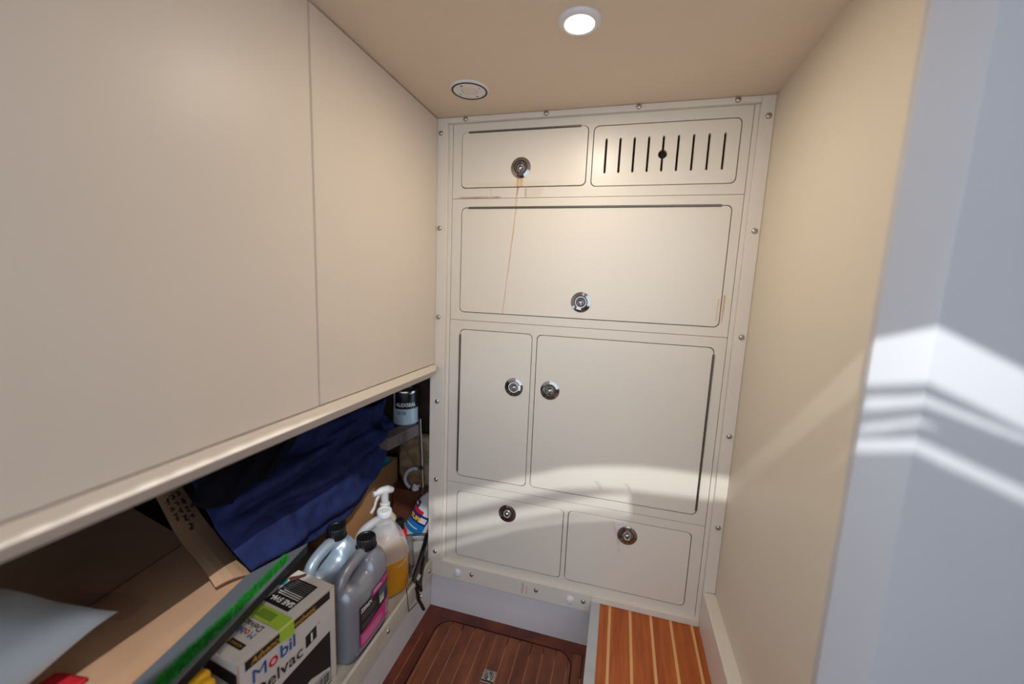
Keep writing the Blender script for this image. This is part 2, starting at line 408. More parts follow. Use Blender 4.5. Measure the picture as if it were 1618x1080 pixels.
# rebate strips inside the side flanges
obj('rebate_strip', box(-.4985, -.4875, BY - .001, BY + .012, .1085, 1.4335, .0006), FRAME, cab)
obj('rebate_strip', box(.2640, .2745, BY - .001, BY + .012, .1085, 1.4335, .0006), FRAME, cab)
XL, XR = -.4862, .2628
rows = [(1.2350, 1.4330), (.8908, 1.2338), (.3808, .8896), (.1085, .3796)]
doors = {  # x0, x1, z0, z1, row
 'd1': (-.458, -.114, 1.2635, 1.4085, 0), 'vent': (-.0985, .240, 1.2610, 1.4060, 0), 'd2': (-.456, .2395, .9155, 1.2085, 1),
 'd3': (-.4525, -.2355, .405, .8620, 2), 'd4': (-.2195, .2355, .4075, .8615, 2),
 'd5': (-.451, -.1165, .1335, .3510, 3), 'd6': (-.1005, .232, .1335, .3525, 3)}
GAP = .0019
for i, (z0, z1) in enumerate(rows):
    holes = [rrect(d[0] - GAP, d[1] + GAP, d[2] - GAP, d[3] + GAP, .0135) for d in doors.values() if d[4] == i]
    m = PANEL
    if i == 0:
        m = PANEL.copy(); m.name = 'stained_panel'
        streak(m, -.295, 1.262, -.298, 1.236, .0035, .0022, (176, 96, 84), .9); streak(m, -.272, 1.260, -.272, 1.236, .003, .002, (176, 96, 84), .8)
        streak(m, -.37, 1.262, -.37, 1.238, .002, .0015, (186, 140, 100), .4); streak(m, -.25, 1.262, -.25, 1.236, .03, .03, (200, 170, 130), .3)
        streak(m, -.40, 1.2395, -.41, 1.2345, .07, .08, (150, 96, 50), .8)
    if i == 1:
        m = PANEL.copy(); m.name = 'stained_panel_two'
        streak(m, -.297, 1.235, -.298, 1.208, .004, .003, (206, 160, 100), .7)
        streak(m, .2465, .995, .2455, .925, .0042, .002, (196, 146, 60), .9)
    obj('face_panel', plate(rrect(XL, XR, z0, z1, .0008, 1), holes, BY, .012, 0), m, cab)

# ring latch: rim, keyhole-shaped pull, bowl
def keyhole(r, w, tail, n=22):
    a0 = math.asin(w / r); P = []
    for i in range(n + 1):
        t = -PI / 2 + a0 + (2 * PI - 2 * a0) * i / n; P.append((r * math.cos(t), r * math.sin(t)))
    return P + [(-w, -tail), (w, -tail)]
rimb = plate(circ(0, 0, .0272, 40), [keyhole(.0184, .0092, .0234)], -.0032, .0032, 0)
for v in rimb.verts:
    rr = math.hypot(v.co.x, v.co.z)
    if rr > .026 and v.co.y < -.003: v.co.y = -.0012
RIMM = as_mesh('latch_rim', rimb, CHROME)
PULLM = as_mesh('latch_pull', plate(keyhole(.0160, .0068, .0212), [circ(0, 0, .0128, 28)], -.0036, .0036, .0005), CHROME)
BOWLM = as_mesh('latch_bowl', lathe([(.0130, .0028), (.0122, -.001), (.0105, -.006), (.007, -.0095), (.003, -.0105), (.0001, -.0107)], 28, Matrix.Rotation(PI / 2, 4, 'X')), CHROME)
BACKM = as_mesh('latch_back', plate(circ(0, 0, .0262, 32), [circ(0, 0, .0132, 28)], -.0004, .0006, 0), BLACKM)
def latch(x, z, ang, parent, y=BY):
    M = Matrix.Translation((x, y - .0002, z)) @ Matrix.Rotation(ang, 4, 'Y')
    for nm, me in (('latch_rim', RIMM), ('latch_pull', PULLM), ('latch_bowl', BOWLM), ('latch_back', BACKM)): inst(nm, me, M, parent)
def hinge(p0, p1, parent):
    p0, p1 = Vector(p0), Vector(p1); L = (p1 - p0).length; k = max(4, int(L / .012)); path = []; rad = []
    for i in range(k):
        for f, r in ((0, .0021), (.06, .0029), (.94, .0029), (1, .0021)):
            path.append(p0 + (p1 - p0) * ((i + f) / k)); rad.append(r)
    obj('hinge', tube(path, rad, 8), HINGE, parent, smooth=True, angle=40)
def door(key, m, holes=(), y=BY, name='door', r=.0125):
    d = doors[key]
    return obj(name, plate(rrect(d[0], d[1], d[2], d[3], r), holes, y, .010, .0007), m, cab)
dm1 = DOORM.copy(); dm1.name = 'stained_door_one'
streak(dm1, -.2925, 1.2925, -.296, 1.262, .004, .004, (188, 122, 60), .9); streak(dm1, -.284, 1.290, -.285, 1.264, .003, .002, (150, 88, 40), .9)
streak(dm1, -.287, 1.294, -.288, 1.262, .014, .012, (214, 178, 120), .7)
streak(dm1, -.286, 1.276, -.286, 1.2636, .17, .175, (206, 186, 140), .35)
D1 = door('d1', dm1, [circ(-.2875, 1.3115, .0135, 28)], BY - .0035)
latch(-.2875, 1.3115, 0, D1, BY - .0035); hinge((-.4395, BY - .003, 1.4086), (-.132, BY - .003, 1.4086), D1)
dm2 = DOORM.copy(); dm2.name = 'stained_door_two'
streak(dm2, -.297, 1.2085, -.3255, .916, .0022, .0016, (198, 140, 72), .85)
streak(dm2, .2335, .985, .2325, .93, .0035, .002, (206, 160, 84), .5)
D2 = door('d2', dm2, [circ(-.105, .9600, .0135, 28)])
latch(-.105, .9600, .25, D2); hinge((-.436, BY - .001, 1.2092), (.2165, BY - .001, 1.2092), D2)
D3 = door('d3', DOORM, [circ(-.282, .7045, .0135, 28)])
latch(-.282, .7045, -PI / 2 + .1, D3); hinge((-.4532, BY - .001, .847), (-.4532, BY - .001, .418), D3)
dm4 = DOORM.copy(); dm4.name = 'scuffed_door'
for x_, z_ in ((-.022, .446), (.060, .452)): streak(dm4, x_ - .008, z_ + .012, x_ + .006, z_ - .012, .009, .005, (178, 172, 166), .45)
D4 = door('d4', dm4, [circ(-.176, .7065, .0135, 28)])
latch(-.176, .7065, PI / 2 + .15, D4); hinge((.2362, BY - .001, .845), (.2362, BY - .001, .420), D4)
D5 = door('d5', DOORM, [circ(-.286, .3075, .0135, 28)]); latch(-.286, .3075, PI, D5)
dm6 = DOORM.copy(); dm6.name = 'smudged_door'
streak(dm6, .028, .345, .05, .255, .006, .004, (186, 176, 168), .45); streak(dm6, .045, .352, .045, .325, .03, .01, (236, 234, 236), .35)
D6 = door('d6', dm6, [circ(.067, .3105, .0135, 28)]); latch(.067, .3105, PI, D6)
# slotted ventilation hatch with nine slots and a finger hole
slots = []
xs0, xs1 = -.0665, .2085
for i in range(9):
    x = xs0 + (xs1 - xs0) * i / 8; hwid = .0026; za, zb = 1.2915, 1.3762
    P = []
    if i == 4:
        r = .0105; a = math.asin(hwid / r); zc = 1.3325
        P += [(x + hwid, za + .002), (x + hwid, zc - r * math.cos(a))]
        for k in range(1, 10): t = -PI / 2 + a + (PI - 2 * a) * k / 10; P.append((x + r * math.cos(t), zc + r * math.sin(t)))
        P += [(x + hwid, zc + r * math.cos(a)), (x + hwid, zb - .002), (x, zb), (x - hwid, zb - .002), (x - hwid, zc + r * math.cos(a))]
        for k in range(1, 10): t = PI / 2 + a + (PI - 2 * a) * k / 10; P.append((x + r * math.cos(t), zc + r * math.sin(t)))
        P += [(x - hwid, zc - r * math.cos(a)), (x - hwid, za + .002), (x, za)]
    else:
        P = [(x + hwid, za + .002), (x + hwid, zb - .002), (x, zb), (x - hwid, zb - .002), (x - hwid, za + .002), (x, za)]
    slots.append(P)
VT = door('vent', DOORM, slots, BY, 'vent_hatch'); VT['label'] = 'slotted hatch with a round finger hole'
# screws and plugs of the frame
SCREWM = as_mesh('screw', lathe([(.0001, .0012), (.0016, .0012), (.0022, .0038), (.0042, .0036), (.0062, .0022), (.0070, .0), (.0068, -.002)], 16, Matrix.Rotation(PI / 2, 4, 'X')), STEEL)
PLUGM = as_mesh('plug', lathe([(.0001, .003), (.0028, .003), (.0036, .0085), (.0072, .0085), (.0110, .0055), (.0128, .001), (.0128, -.002)], 20, Matrix.Rotation(PI / 2, 4, 'X')), WPLAST)
def scr(x, z, par, y=FY, me=None, nm='screw'): return inst(nm, me or SCREWM, Matrix.Translation((x, y, z)) @ Matrix.Rotation(random.uniform(0, 3), 4, 'Y'), par)
for z in (1.4085, 1.1515, .8955, .637, .383, .1355): scr(-.5195, z, fr_l)
for z in (1.4025, 1.148, .8945, .640, .389): scr(.2915, z, fr_r)
for x in (-.447, -.2235, .006, .2245): scr(x, 1.4415, fr_t)
for x in (-.392, -.183, -.0405): scr(x, .0835, fr_b)
for x in (-.4385, -.080): scr(x, .0795, fr_b, nm='plug', me=PLUGM)
for y in (1.065, .83): inst('screw', SCREWM, Matrix.Translation((-.5275, y, .081)) @ Matrix.Rotation(PI / 2, 4, 'Z'), lip)

# ------------------------------------------------------------------ ceiling fittings
DOWN = Matrix.Rotation(PI, 4, 'X')
LP = pt(916, 33, 2, CZ)
lt = thing('ceiling_light', 'lit round recessed downlight with a white trim ring in the ceiling', 'light', (LP.x, LP.y, CZ))
Mx = Matrix.Translation((LP.x, LP.y, CZ)) @ DOWN
obj('trim_ring', lathe([(.0245, .0005), (.0245, .006), (.027, .0075), (.033, .006), (.0365, .001), (.0365, -.002)], 40, Mx), WPLAST, lt, smooth=True, angle=50)
lens = mat('lit_lens', (255, 236, 205), .4, emis=14)
obj('lens', lathe([(.0001, .0045), (.015, .0042), (.0245, .003), (.0245, -.001)], 40, Mx), lens, lt, smooth=True)
ld = bpy.data.lights.new('downlight', 'AREA'); ld.shape = 'DISK'; ld.size = .044; ld.energy = LAMP_W; ld.color = (1, .88, .73)
lo_ = bpy.data.objects.new('downlight', ld); COL.objects.link(lo_); lo_.location = (LP.x, LP.y, CZ - .012)
SP = pt(742, 141, 2, CZ)
sp = thing('ceiling_plate', 'unlit round white cover plate with a black gasket ring in the ceiling', 'ceiling fitting', (SP.x, SP.y, CZ))
Mx = Matrix.Translation((SP.x, SP.y, CZ)) @ DOWN
obj('flange', lathe([(.0415, .002), (.0415, .0045), (.044, .0045), (.0455, .003), (.046, -.001)], 44, Mx), WPLAST, sp, smooth=True, angle=40)
obj('gasket', lathe([(.0380, .001), (.0384, .0056), (.0400, .0062), (.0420, .0052), (.0420, .001)], 44, Mx), BLACK, sp, smooth=True)
obj('cover_disc', lathe([(.0185, .0035), (.0195, .0050), (.0375, .0046), (.0388, .0035), (.0388, 0)], 44, Mx), WPLAST, sp, smooth=True, angle=30)
obj('centre_cap', lathe([(.0001, .0040), (.0165, .0040), (.0180, .0030), (.0185, .001)], 36, Mx), FRAME, sp, smooth=True, angle=30)
for a in (1.9, 1.9 + PI, .35, .35 + PI):
    obj('screw', lathe([(.0001, .0052), (.0026, .0052), (.0030, .004)], 10, Mx @ Matrix.Translation((.029 * math.cos(a), .029 * math.sin(a), 0))), BLACK if a in (1.9, 1.9 + PI) else STEEL, sp)
# latch plate set in the floor hatch
q = pt(772, 1069, 2, zt)
fl = thing('floor_latch', 'square stainless lift latch set in the dark teak floor', 'latch', (q.x, q.y, zt))
obj('plate', box(q.x - .018, q.x + .018, q.y - .019, q.y + .019, zt + .0001, zt + .0016, .0006), STEEL, fl)
obj('ring', lathe([(.0075, 0), (.0078, .0022), (.0105, .0030), (.0128, .0020), (.0128, 0)], 28, Matrix.Translation((q.x, q.y + .003, zt + .0014))), CHROME, fl, smooth=True)
obj('barrel', lathe([(.0001, .0014), (.003, .0014), (.0055, .0030), (.0068, .001)], 20, Matrix.Translation((q.x, q.y + .003, zt + .0014))), CHROME, fl, smooth=True)
obj('cross_bar', box(q.x - .0165, q.x + .0165, q.y - .0155, q.y - .0125, zt + .0014, zt + .0030, .0005), BLACKM, fl)
for sx in (-1, 1): obj('screw', lathe([(.0001, .0012), (.0022, .001), (.0026, 0)], 10, Matrix.Translation((q.x + sx * .0145, q.y + .0155, zt + .0016))), STEEL, fl)
# ------------------------------------------------------------------ things on the locker shelf
SZ = .0862                                            # shelf top
# ---- jugs: body, moulded handle and neck in one skin
def jug_body(w, d, hs, neck, handle, hn, ny=0, e=3.6):
    """closed solid: footprint w (along y) x d (along x); hs(t) gives the shoulder height at t in -1..1 along y"""
    NY, NX = 34, 22; b = bmesh.new()
    def foot(t): return (max(0, 1 - abs(t) ** e)) ** (1 / e)
    top = []; bot = []
    for i in range(NY + 1):
        t = -1 + 2 * i / NY; t = math.copysign(abs(t) ** .85, t); rt = []; rb = []
        for j in range(NX + 1):
            s = -1 + 2 * j / NX; s = math.copysign(abs(s) ** .85, s)
            fx = foot(t) * d / 2 if abs(t) < 1 else 0
            x = s * fx; y = t * w / 2
            edge = min(1, (1 - abs(s)) / .75); rnd = math.sqrt(max(0, 1 - (1 - edge) ** 2))
            ende = min(1, (1 - abs(t)) / .22); rnde = math.sqrt(max(0, 1 - (1 - ende) ** 2))
            h = hs(t); hb = h - .045
            z = hb + .045 * rnd * (.35 + .65 * rnde)
            rt.append(b.verts.new((x, y, z))); rb.append(b.verts.new((x * .97, y * .97, .0 if min(edge, ende * 1.5) > .25 else .004)))
        top.append(rt); bot.append(rb)
    for i in range(NY):
        for j in range(NX):
            b.faces.new((top[i][j], top[i + 1][j], top[i + 1][j + 1], top[i][j + 1]))
            b.faces.new((bot[i][j], bot[i][j + 1], bot[i + 1][j + 1], bot[i + 1][j]))
    for i in range(NY):
        b.faces.new((top[i][0], bot[i][0], bot[i + 1][0], top[i + 1][0])); b.faces.new((top[i][NX], top[i + 1][NX], bot[i + 1][NX], bot[i][NX]))
    for j in range(NX):
        b.faces.new((top[0][j], top[0][j + 1], bot[0][j + 1], bot[0][j])); b.faces.new((top[NY][j], bot[NY][j], bot[NY][j + 1], top[NY][j + 1]))
    bmesh.ops.remove_doubles(b, verts=b.verts, dist=1e-5)
    ny_, nr, nz0, nz1 = neck
    b = lathe([(.0001, nz0), (nr * 1.5, nz0), (nr * 1.35, nz0 + .02), (nr * 1.02, nz0 + .035), (nr, nz1), (.0001, nz1)], 24, Matrix.Translation((0, ny_, 0)), b)
    b = tube(catmull(handle, 8), hn, 14, b)
    return b
def interp(pts):
    def f(t):
        for (a, ha), (c, hc) in zip(pts, pts[1:]):
            if t <= c:
                k = (t - a) / (c - a); k = k * k * (3 - 2 * k); return ha + (hc - ha) * k
        return pts[-1][1]
    return f
def cap_mesh(M, r, h, ribs=26):
    V = []; F = []; n = ribs * 2
    prof = [(r * .96, 0), (r, h * .1), (r, h * .85), (r * .92, h), (r * .7, h * 1.02), (r * .62, h * .93), (.0001, h * .93)]
    for i in range(n):
        t = 2 * PI * i / n
        for k, (q, z) in enumerate(prof):
            rr = q * (1 - (.045 if (i % 2 and 0 < k < 4) else 0)); V.append(M @ Vector((rr * math.cos(t), rr * math.sin(t), z)))
    k = len(prof)
    for i in range(n):
        for q in range(k - 1): F.append((i * k + q, ((i + 1) % n) * k + q, ((i + 1) % n) * k + q + 1, i * k + q + 1))
    return (V, F)
HS = interp([(-1, .182), (-.62, .190), (-.35, .184), (0, .190), (.22, .212), (.45, .226), (.75, .218), (1, .182)])
HANDLE = [(0, .028, .212), (0, .006, .224), (0, -.03, .221), (0, -.058, .210), (0, -.0695, .186), (0, -.066, .155)]
def coolant_jug(label, loc, rot, m, with_label):
    M = Matrix.Translation(loc) @ Matrix.Rotation(rot, 4, 'Z')
    t = thing('coolant_jug', label, 'jug', loc, 'silver coolant jugs')
    bm = jug_body(.172, .093, HS, (.036, .0205, .17, .236), HANDLE, .0150, 0)
    o = obj('body', bm, m, None); mods(o, .0034, 7); o.data.transform(M)
    o.parent = t; o.matrix_parent_inverse = world_of(t).inverted()
    c = obj('cap', cap_mesh(M @ Matrix.Translation((0, .036, .233)), .0245, .024), BLACK, t, smooth=True, angle=40)
    obj('tether_ring', lathe([(.0225, -.004), (.0265, -.004), (.0265, 0), (.0225, 0)], 24, M @ Matrix.Translation((0, .036, .233))), BLACK, t)
    obj('base_rib', tube([M @ Vector((.0462 * (1 - .10 * (abs(y) / .07) ** 2.5), y, .022)) for y in [-.07 + .007 * i for i in range(21)]], .0014, 6), m, t, smooth=True)
    if with_label: jug_label(t, M)
    return t
def jug_label(t, M):
    def xs(y):                                          # label follows the bulged face
        return .0476 * (max(0, 1 - abs(y / .086) ** 3.6)) ** (1 / 3.6) + .0004
    def patch(nm, y0, y1, za, zb, m, par, off=0.0, n=14):
        V = []; F = []
        for i in range(n + 1):
            y = y0 + (y1 - y0) * i / n
            lo = za(y) if callable(za) else za; hi = zb(y) if callable(zb) else zb
            V += [M @ Vector((xs(y) + off, y, lo)), M @ Vector((xs(y) + off, y, hi))]
        for i in range(n): F.append((2 * i, 2 * i + 2, 2 * i + 3, 2 * i + 1))
        return obj(nm, (V, F), m, par)
    L0, L1, ZB, ZT = -.058, .070, .030, .138
    lab = patch('label', L0, L1, ZB, ZT, PBLACK, t, .0002); lab['label'] = 'black and magenta printed label'
    patch('label_band', L0, L1, ZB, lambda y: .068 + (y - L0) * .10, PMAG, lab, .0006)
    patch('label_band', -.012, L1, lambda y: .132, .150, PMAG, lab, .0006)
    patch('label_panel', .017, L1 - .002, lambda y: .092 + (y - .017) * .06, .128, PGREY, lab, .0006)
    patch('label_picture', .020, .040, .088, .108, PWHITE, lab, .0009); patch('label_picture', .043, .058, .093, .112, PBLUE, lab, .0009); patch('label_picture', .056, .067, .104, .118, PGOLD, lab, .0009)
    patch('label_barcode', .050, .069, .036, .068, PWHITE, lab, .0009)
    for k in range(8): patch('label_barcode', .051, .068, .040 + k * .0033, .0416 + k * .0033, PBLACK, lab, .0012, 3)
    for k in range(13):
        if k in (6, 7): continue
        patch('label_line', -.054, -.054 + random.uniform(.045, .062), .117 - k * .0034, .1181 - k * .0034, PGREY, lab, .0009, 6)
    for k in range(7): patch('label_line', -.054, -.054 + random.uniform(.07, .09), .060 - k * .0036, .0608 - k * .0036, PWHITE, lab, .0009, 6)
    for k in range(9): patch('label_line', .020, .066, .126 - k * .0036, .1270 - k * .0036, PBLACK, lab, .0012, 6)
    x = xs(-.03)
    def wrap(s, size, y0, z0, m, bold=0, width=1):
        b = text_mesh(s, size, Matrix.Identity(4), bold=bold, width=width)
        for v in b.verts:
            y = y0 + v.co.x; v.co = M @ Vector((xs(y) + .0013, y, z0 + v.co.y))
        obj('lettering', b, m, lab)
    wrap('ZEREX', .0145, -.0555, .1235, PWHITE, .0006, .95)
    for k in range(2): patch('label_line', -.008, .030 - k * .008, .1395 + k * .005, .1418 + k * .005, PWHITE, lab, .0012, 6)
J1 = coolant_jug('silver jug with black cap and magenta and black label at the shelf edge', (-.5880, .790, SZ), math.radians(1), SILVER, True)
J2 = coolant_jug('pale silver-blue jug with black cap behind the magenta-labelled jug', (-.6860, .800, SZ), math.radians(2), SILVERB, False)
# ---- translucent gallon jug half full of amber fluid
gl = (-.636, .962, SZ)
gj = thing('fluid_jug', 'translucent white jug with white cap holding amber fluid', 'jug', gl)
HS2 = interp([(-1, .135), (-.5, .172), (0, .205), (.35, .208), (.7, .178), (1, .135)])
Mg = Matrix.Translation(gl) @ Matrix.Rotation(math.radians(-35), 4, 'Z')
shell = mat('translucent_white_plastic', (222, 226, 232), .35, alpha=.42, spec=.5)
bm = jug_body(.150, .142, HS2, (.012, .019, .175, .226), [(0, -.006, .212), (0, -.030, .207), (0, -.056, .190), (0, -.070, .156), (0, -.066, .12)], .0125, e=3.0)
o = obj('body', bm, shell, None); mods(o, .0036, 8); o.data.transform(Mg); o.parent = gj; o.matrix_parent_inverse = world_of(gj).inverted()
obj('cap', cap_mesh(Mg @ Matrix.Translation((0, .012, .222)), .0215, .018), WPLAST, gj, smooth=True, angle=40)
amber = mat('amber_fluid', (206, 140, 34), .25)
bl = bmesh.new()
nn = 40; lo = []; hi = []
for i in range(nn):
    a = 2 * PI * i / nn; cx = math.copysign(abs(math.cos(a)) ** .66, math.cos(a)); sy = math.copysign(abs(math.sin(a)) ** .66, math.sin(a))
    lo.append(bl.verts.new(Mg @ Vector((cx * .0700, sy * .0738, .005)))); hi.append(bl.verts.new(Mg @ Vector((cx * .0722, sy * .0762, .108))))
for i in range(nn): bl.faces.new((lo[i], lo[(i + 1) % nn], hi[(i + 1) % nn], hi[i]))
bl.faces.new(lo[::-1]); bl.faces.new(hi)
obj('fluid', bl, amber, gj, smooth=True, angle=40)
obj('grip_ring', tube([Mg @ Vector((.0705 - .010 * max(0, (z - .11) / .09), y, z)) for y, z in [(.035 * math.cos(a) + .02, .135 + .045 * math.sin(a)) for a in [2 * PI * i / 28 for i in range(29)]]], .0014, 6), shell, gj, smooth=True)

# ---- the white oil carton
F0 = Vector((-.572, .685, SZ)); e1 = Vector((-.1309, -.9914, 0)); e2 = Vector((-.9914, .1309, 0)); BW, BH, BD = .214, .2315, .112
O0 = F0 + e1 * BW
MB = basis(O0, -e1, e2, (0, 0, 1))                       # x along the front (near to far), y inwards, z up
bx = thing('oil_carton', 'white motor oil carton with blue, red and black print and green tape', 'carton', tuple(O0))
b = box(0, BW, 0, BD, 0, BH - .002, .0012, None, MB)
cb = obj('carton_body', b, WB, bx)
obj('top_flap', box(.0008, BW - .0008, .0, BD - .001, BH - .0018, BH, .0006, None, MB), WB, bx)
for (x0, x1, y0, y1, z0, z1) in ((-.0004, .0016, -.0005, .0012, 0, BH), (BW - .0014, BW + .0004, -.0005, .0012, 0, BH), (0, BW, -.0006, .0006, BH - .0022, BH - .0006)):
    obj('worn_edge', box(x0, x1, y0, y1, z0, z1, .0003, None, MB), CARD, bx)
MF = basis(O0 - e2 * .0009, -e1, (0, 0, 1), -e2)         # front face print: x to the right, y up
MT = basis(O0 + Vector((0, 0, BH + .0006)), -e1, e2, (0, 0, 1))
MTr = MT @ Matrix.Rotation(PI, 4, 'Z')                   # lettering on the top reads from the other side
fp = obj('front_print', poly_on(MF, [(.098, 0), (.198, 0), (.198, .130), (.050, .112), (.020, .106), (.020, 0)]), PBLACK, bx)
obj('print_patch', quad_on(MF, .012, BW - .014, .2085, .2275), PBLACK, fp)
text('lettering', 'Advanced Synthetic', .0158, MF @ Matrix.Translation((.022, .2125, .0003)), PGOLD, fp, bold=.0003, shear=.25, width=1.12)
mx = .021
for ch, m in (('M', PBLUE), ('o', PRED), ('bil', PBLUE)):
    bmt = text_mesh(ch, .0385, Matrix.Identity(4), bold=0 if ch == 'M' else .0005, width=1.08 if ch == 'M' else 1)
    w = max(v.co.x for v in bmt.verts); bmt.transform(MF @ Matrix.Translation((mx, .172, .0003))); obj('lettering', bmt, m, fp); mx += w + .0035
text('lettering', 'Delvac', .0375, MF @ Matrix.Translation((.020, .134, .0003)), PBLACK, fp, bold=.0002, width=1.06)
obj('print_patch', poly_on(MF, [(.136, .141), (.163, .146), (.163, .174), (.136, .169)]), PBLACK, fp)
text('lettering', '1', .0270, MF @ Matrix.Translation((.1435, .1475, .0005)), PWHITE, fp, bold=.001)
text('lettering', 'TM', .005, MF @ Matrix.Translation((.166, .172, .0003)), PBLACK, fp)
obj('print_patch', poly_on(MF, [(.112, .010), (.196, .004), (.196, .040), (.146, .058), (.112, .05)], .0003), WB, fp)
for k in range(22):
    x = .150 + k * .002; w = random.choice((.0006, .001, .0014))
    obj('barcode_bar', quad_on(MF, x, x + w, .009, .034, None, .0006), PBLACK, fp)
obj('print_line', quad_on(MF, .150, .186, .037, .0388, None, .0006), PBLACK, fp)
obj('print_patch', poly_on(MF, [(.066, .022), (.078, .006), (.096, .048), (.091, .05), (.075, .014)], .0003), WB, fp)
tp = obj('top_print', quad_on(MT, .118, .193, .026, .098), PBLACK, bx)
def toptext(s, size, x, y, m, bold=0, width=1): text('lettering', s, size, MT @ Matrix.Translation((x, y, .0004)) @ Matrix.Rotation(PI, 4, 'Z') @ Matrix.Identity(4), m, tp, bold=bold, width=width)
def topcol(s, size, x, y, m, bold=0, width=1):            # lettering running across the carton, seen upside down
    text('lettering', s, size, MT @ Matrix.Translation((x, y, .0004)) @ Matrix.Rotation(PI / 2, 4, 'Z'), m, tp, bold=bold, width=width)
topcol('SAE 5W-', .0170, .139, .029, PWHITE, .0008)
for k in range(9):
    obj('print_line', quad_on(MT, .1455 + k * .0050, .1475 + k * .0050 - (.0006 if k > 2 else 0), .030, .030 + random.uniform(.05, .064), None, .0006), PWHITE if k < 3 else PGREY, tp)
for s, m, yy in (('M', PBLUE, .030), ('o', PRED, .0475), ('bil', PBLUE, .0585)): topcol(s, .0190, .057, yy, m, 0 if s == 'M' else .0003)
topcol('Delvac', .0185, .0735, .031, PBLACK, .0001)
obj('print_patch', quad_on(MT, .0215, .0335, .026, .066), PBLACK, tp); topcol('ADVANCED', .0075, .0298, .030, PGOLD)
obj('print_patch', poly_on(MT, [(.165, .098), (.178, .100), (.184, .108), (.172, .112), (.160, .112)], .0002), PTEAL, tp)
obj('print_patch', poly_on(MT, [(.180, .096), (.190, .086), (.204, .078), (.212, .080), (.211, .086), (.200, .094), (.190, .106), (.184, .108)], .0002), PSKIN, tp)
MS = basis(O0 + e1 * .0009, (-e2), (0, 0, 1), e1)         # near end print
obj('end_print', quad_on(MS, -.104, -.004, .185, .212), PBLACK, bx)
# strip of green tape over the carton's edge
tpv = [(.080, .100, 1), (.110, .100, 1), (.0795, .002, 1), (.1105, .002, 1), (.079, -.0016, 0), (.1105, -.0016, 0), (.0785, -.0016, -1), (.111, -.0016, -1)]
P3 = []
for x, y, k in tpv:
    z = {1: BH + .0014, 0: BH - .002, -1: .199 if x > .1 else .206}[k]
    P3.append(MB @ Vector((x, y, z)))
tape = obj('green_tape', (P3, [(0, 1, 3, 2), (2, 3, 5, 4), (4, 5, 7, 6)]), GTAPE, bx); tape['label'] = 'bright green strip of masking tape'
obj('tape_print', quad_on(MT, .086, .104, .034, .078, None, .0012), mat('tape_dark_print', (120, 150, 48), .6), tape)  # darker green patch on the tape

# ---- large brown cardboard box with its end flap folded over
CZT = .340
c0, c1 = Vector((-.744, .628, CZT)), Vector((-.7000, .28, CZT))
cy = (c0 - c1).normalized(); cx = Vector((-cy.y, cy.x, 0))
MC = basis(c0, -cy, -cx if cx.x > 0 else cx, (0, 0, 1))   # x towards the camera, y inwards, z up
cd = thing('cardboard_box', 'large brown cardboard shipping box with taped top and a scribbled end flap', 'box', tuple(c0))
def slab(M, x0, x1, y0, y1, z0, z1): return box(x0, x1, y0, y1, z0, z1, .001, None, M)
yd = .575; xd = .78; SK = -.19                           # the far end runs at a slant
def prism_m(M, pts, z0, z1):
    b = bmesh.new(); f = b.faces.new([b.verts.new(M @ Vector((x, y, z0))) for x, y in pts]); r = bmesh.ops.extrude_face_region(b, geom=[f])
    bmesh.ops.translate(b, vec=M.to_3x3() @ Vector((0, 0, z1 - z0)), verts=[v for v in r['geom'] if isinstance(v, bmesh.types.BMVert)]); return b
obj('side', slab(MC, 0, xd, 0, .004, SZ - CZT, -.001), CARD, cd); obj('side', slab(MC, SK, xd, yd - .004, yd, SZ - CZT, -.001), CARD, cd)
obj('end', prism_m(MC, [(0, .004), (.004, .004), (SK + .004, yd - .004), (SK, yd - .004)], SZ - CZT, -.001), CARD, cd); obj('end', slab(MC, xd - .004, xd, .004, yd - .004, SZ - CZT, -.001), CARD, cd)
obj('base', slab(MC, .004, xd - .004, .004, yd - .004, SZ - CZT, SZ - CZT + .004), CARD, cd)
tf = obj('top_flap', prism_m(MC @ Matrix.Rotation(math.radians(1.2), 4, 'X'), [(.004, 0), (xd, 0), (xd, .229), (SK * .40, .229)], -.0035, .0005), CARD, cd)
tf2 = obj('top_flap', prism_m(MC, [(SK * .42, .241), (xd, .241), (xd, yd), (SK, yd)], -.0045, -.0005), CARD, cd)
obj('inner_flap', slab(MC, .006, .2, .02, yd - .02, -.012, -.008), CARDE, cd)
# end flap, bent back and lifted
fA, fB, fC, fD = Vector((-1.075, .668, .437)), Vector((-1.075, .729, .440)), Vector((-.742, .630, .343)), Vector((-.764, .566, .356))
V = []; F = []; nu, nv = 16, 4
for k, dz in ((0, 0), (1, -.0045)):
    for i in range(nu + 1):
        u = i / nu
        for j in range(nv + 1):
            v = j / nv
            p = (fD * (1 - u) + fA * u) * (1 - v) + (fC * (1 - u) + fB * u) * v
            p.z += .006 * math.sin(u * PI * 2.4) * (1 - v) - .012 * math.sin(u * PI) + .006 * math.sin(PI * v)
            V.append(p + Vector((0, 0, dz)))
n1 = (nu + 1) * (nv + 1)
idx = lambda k, i, j: k * n1 + i * (nv + 1) + j
for i in range(nu):
    for j in range(nv):
        F.append((idx(0, i, j), idx(0, i + 1, j), idx(0, i + 1, j + 1), idx(0, i, j + 1))); F.append((idx(1, i, j), idx(1, i, j + 1), idx(1, i + 1, j + 1), idx(1, i + 1, j)))
F2 = []
for i in range(nu): F2 += [(idx(0, i, 0), idx(1, i, 0), idx(1, i + 1, 0), idx(0, i + 1, 0)), (idx(0, i, nv), idx(0, i + 1, nv), idx(1, i + 1, nv), idx(1, i, nv))]
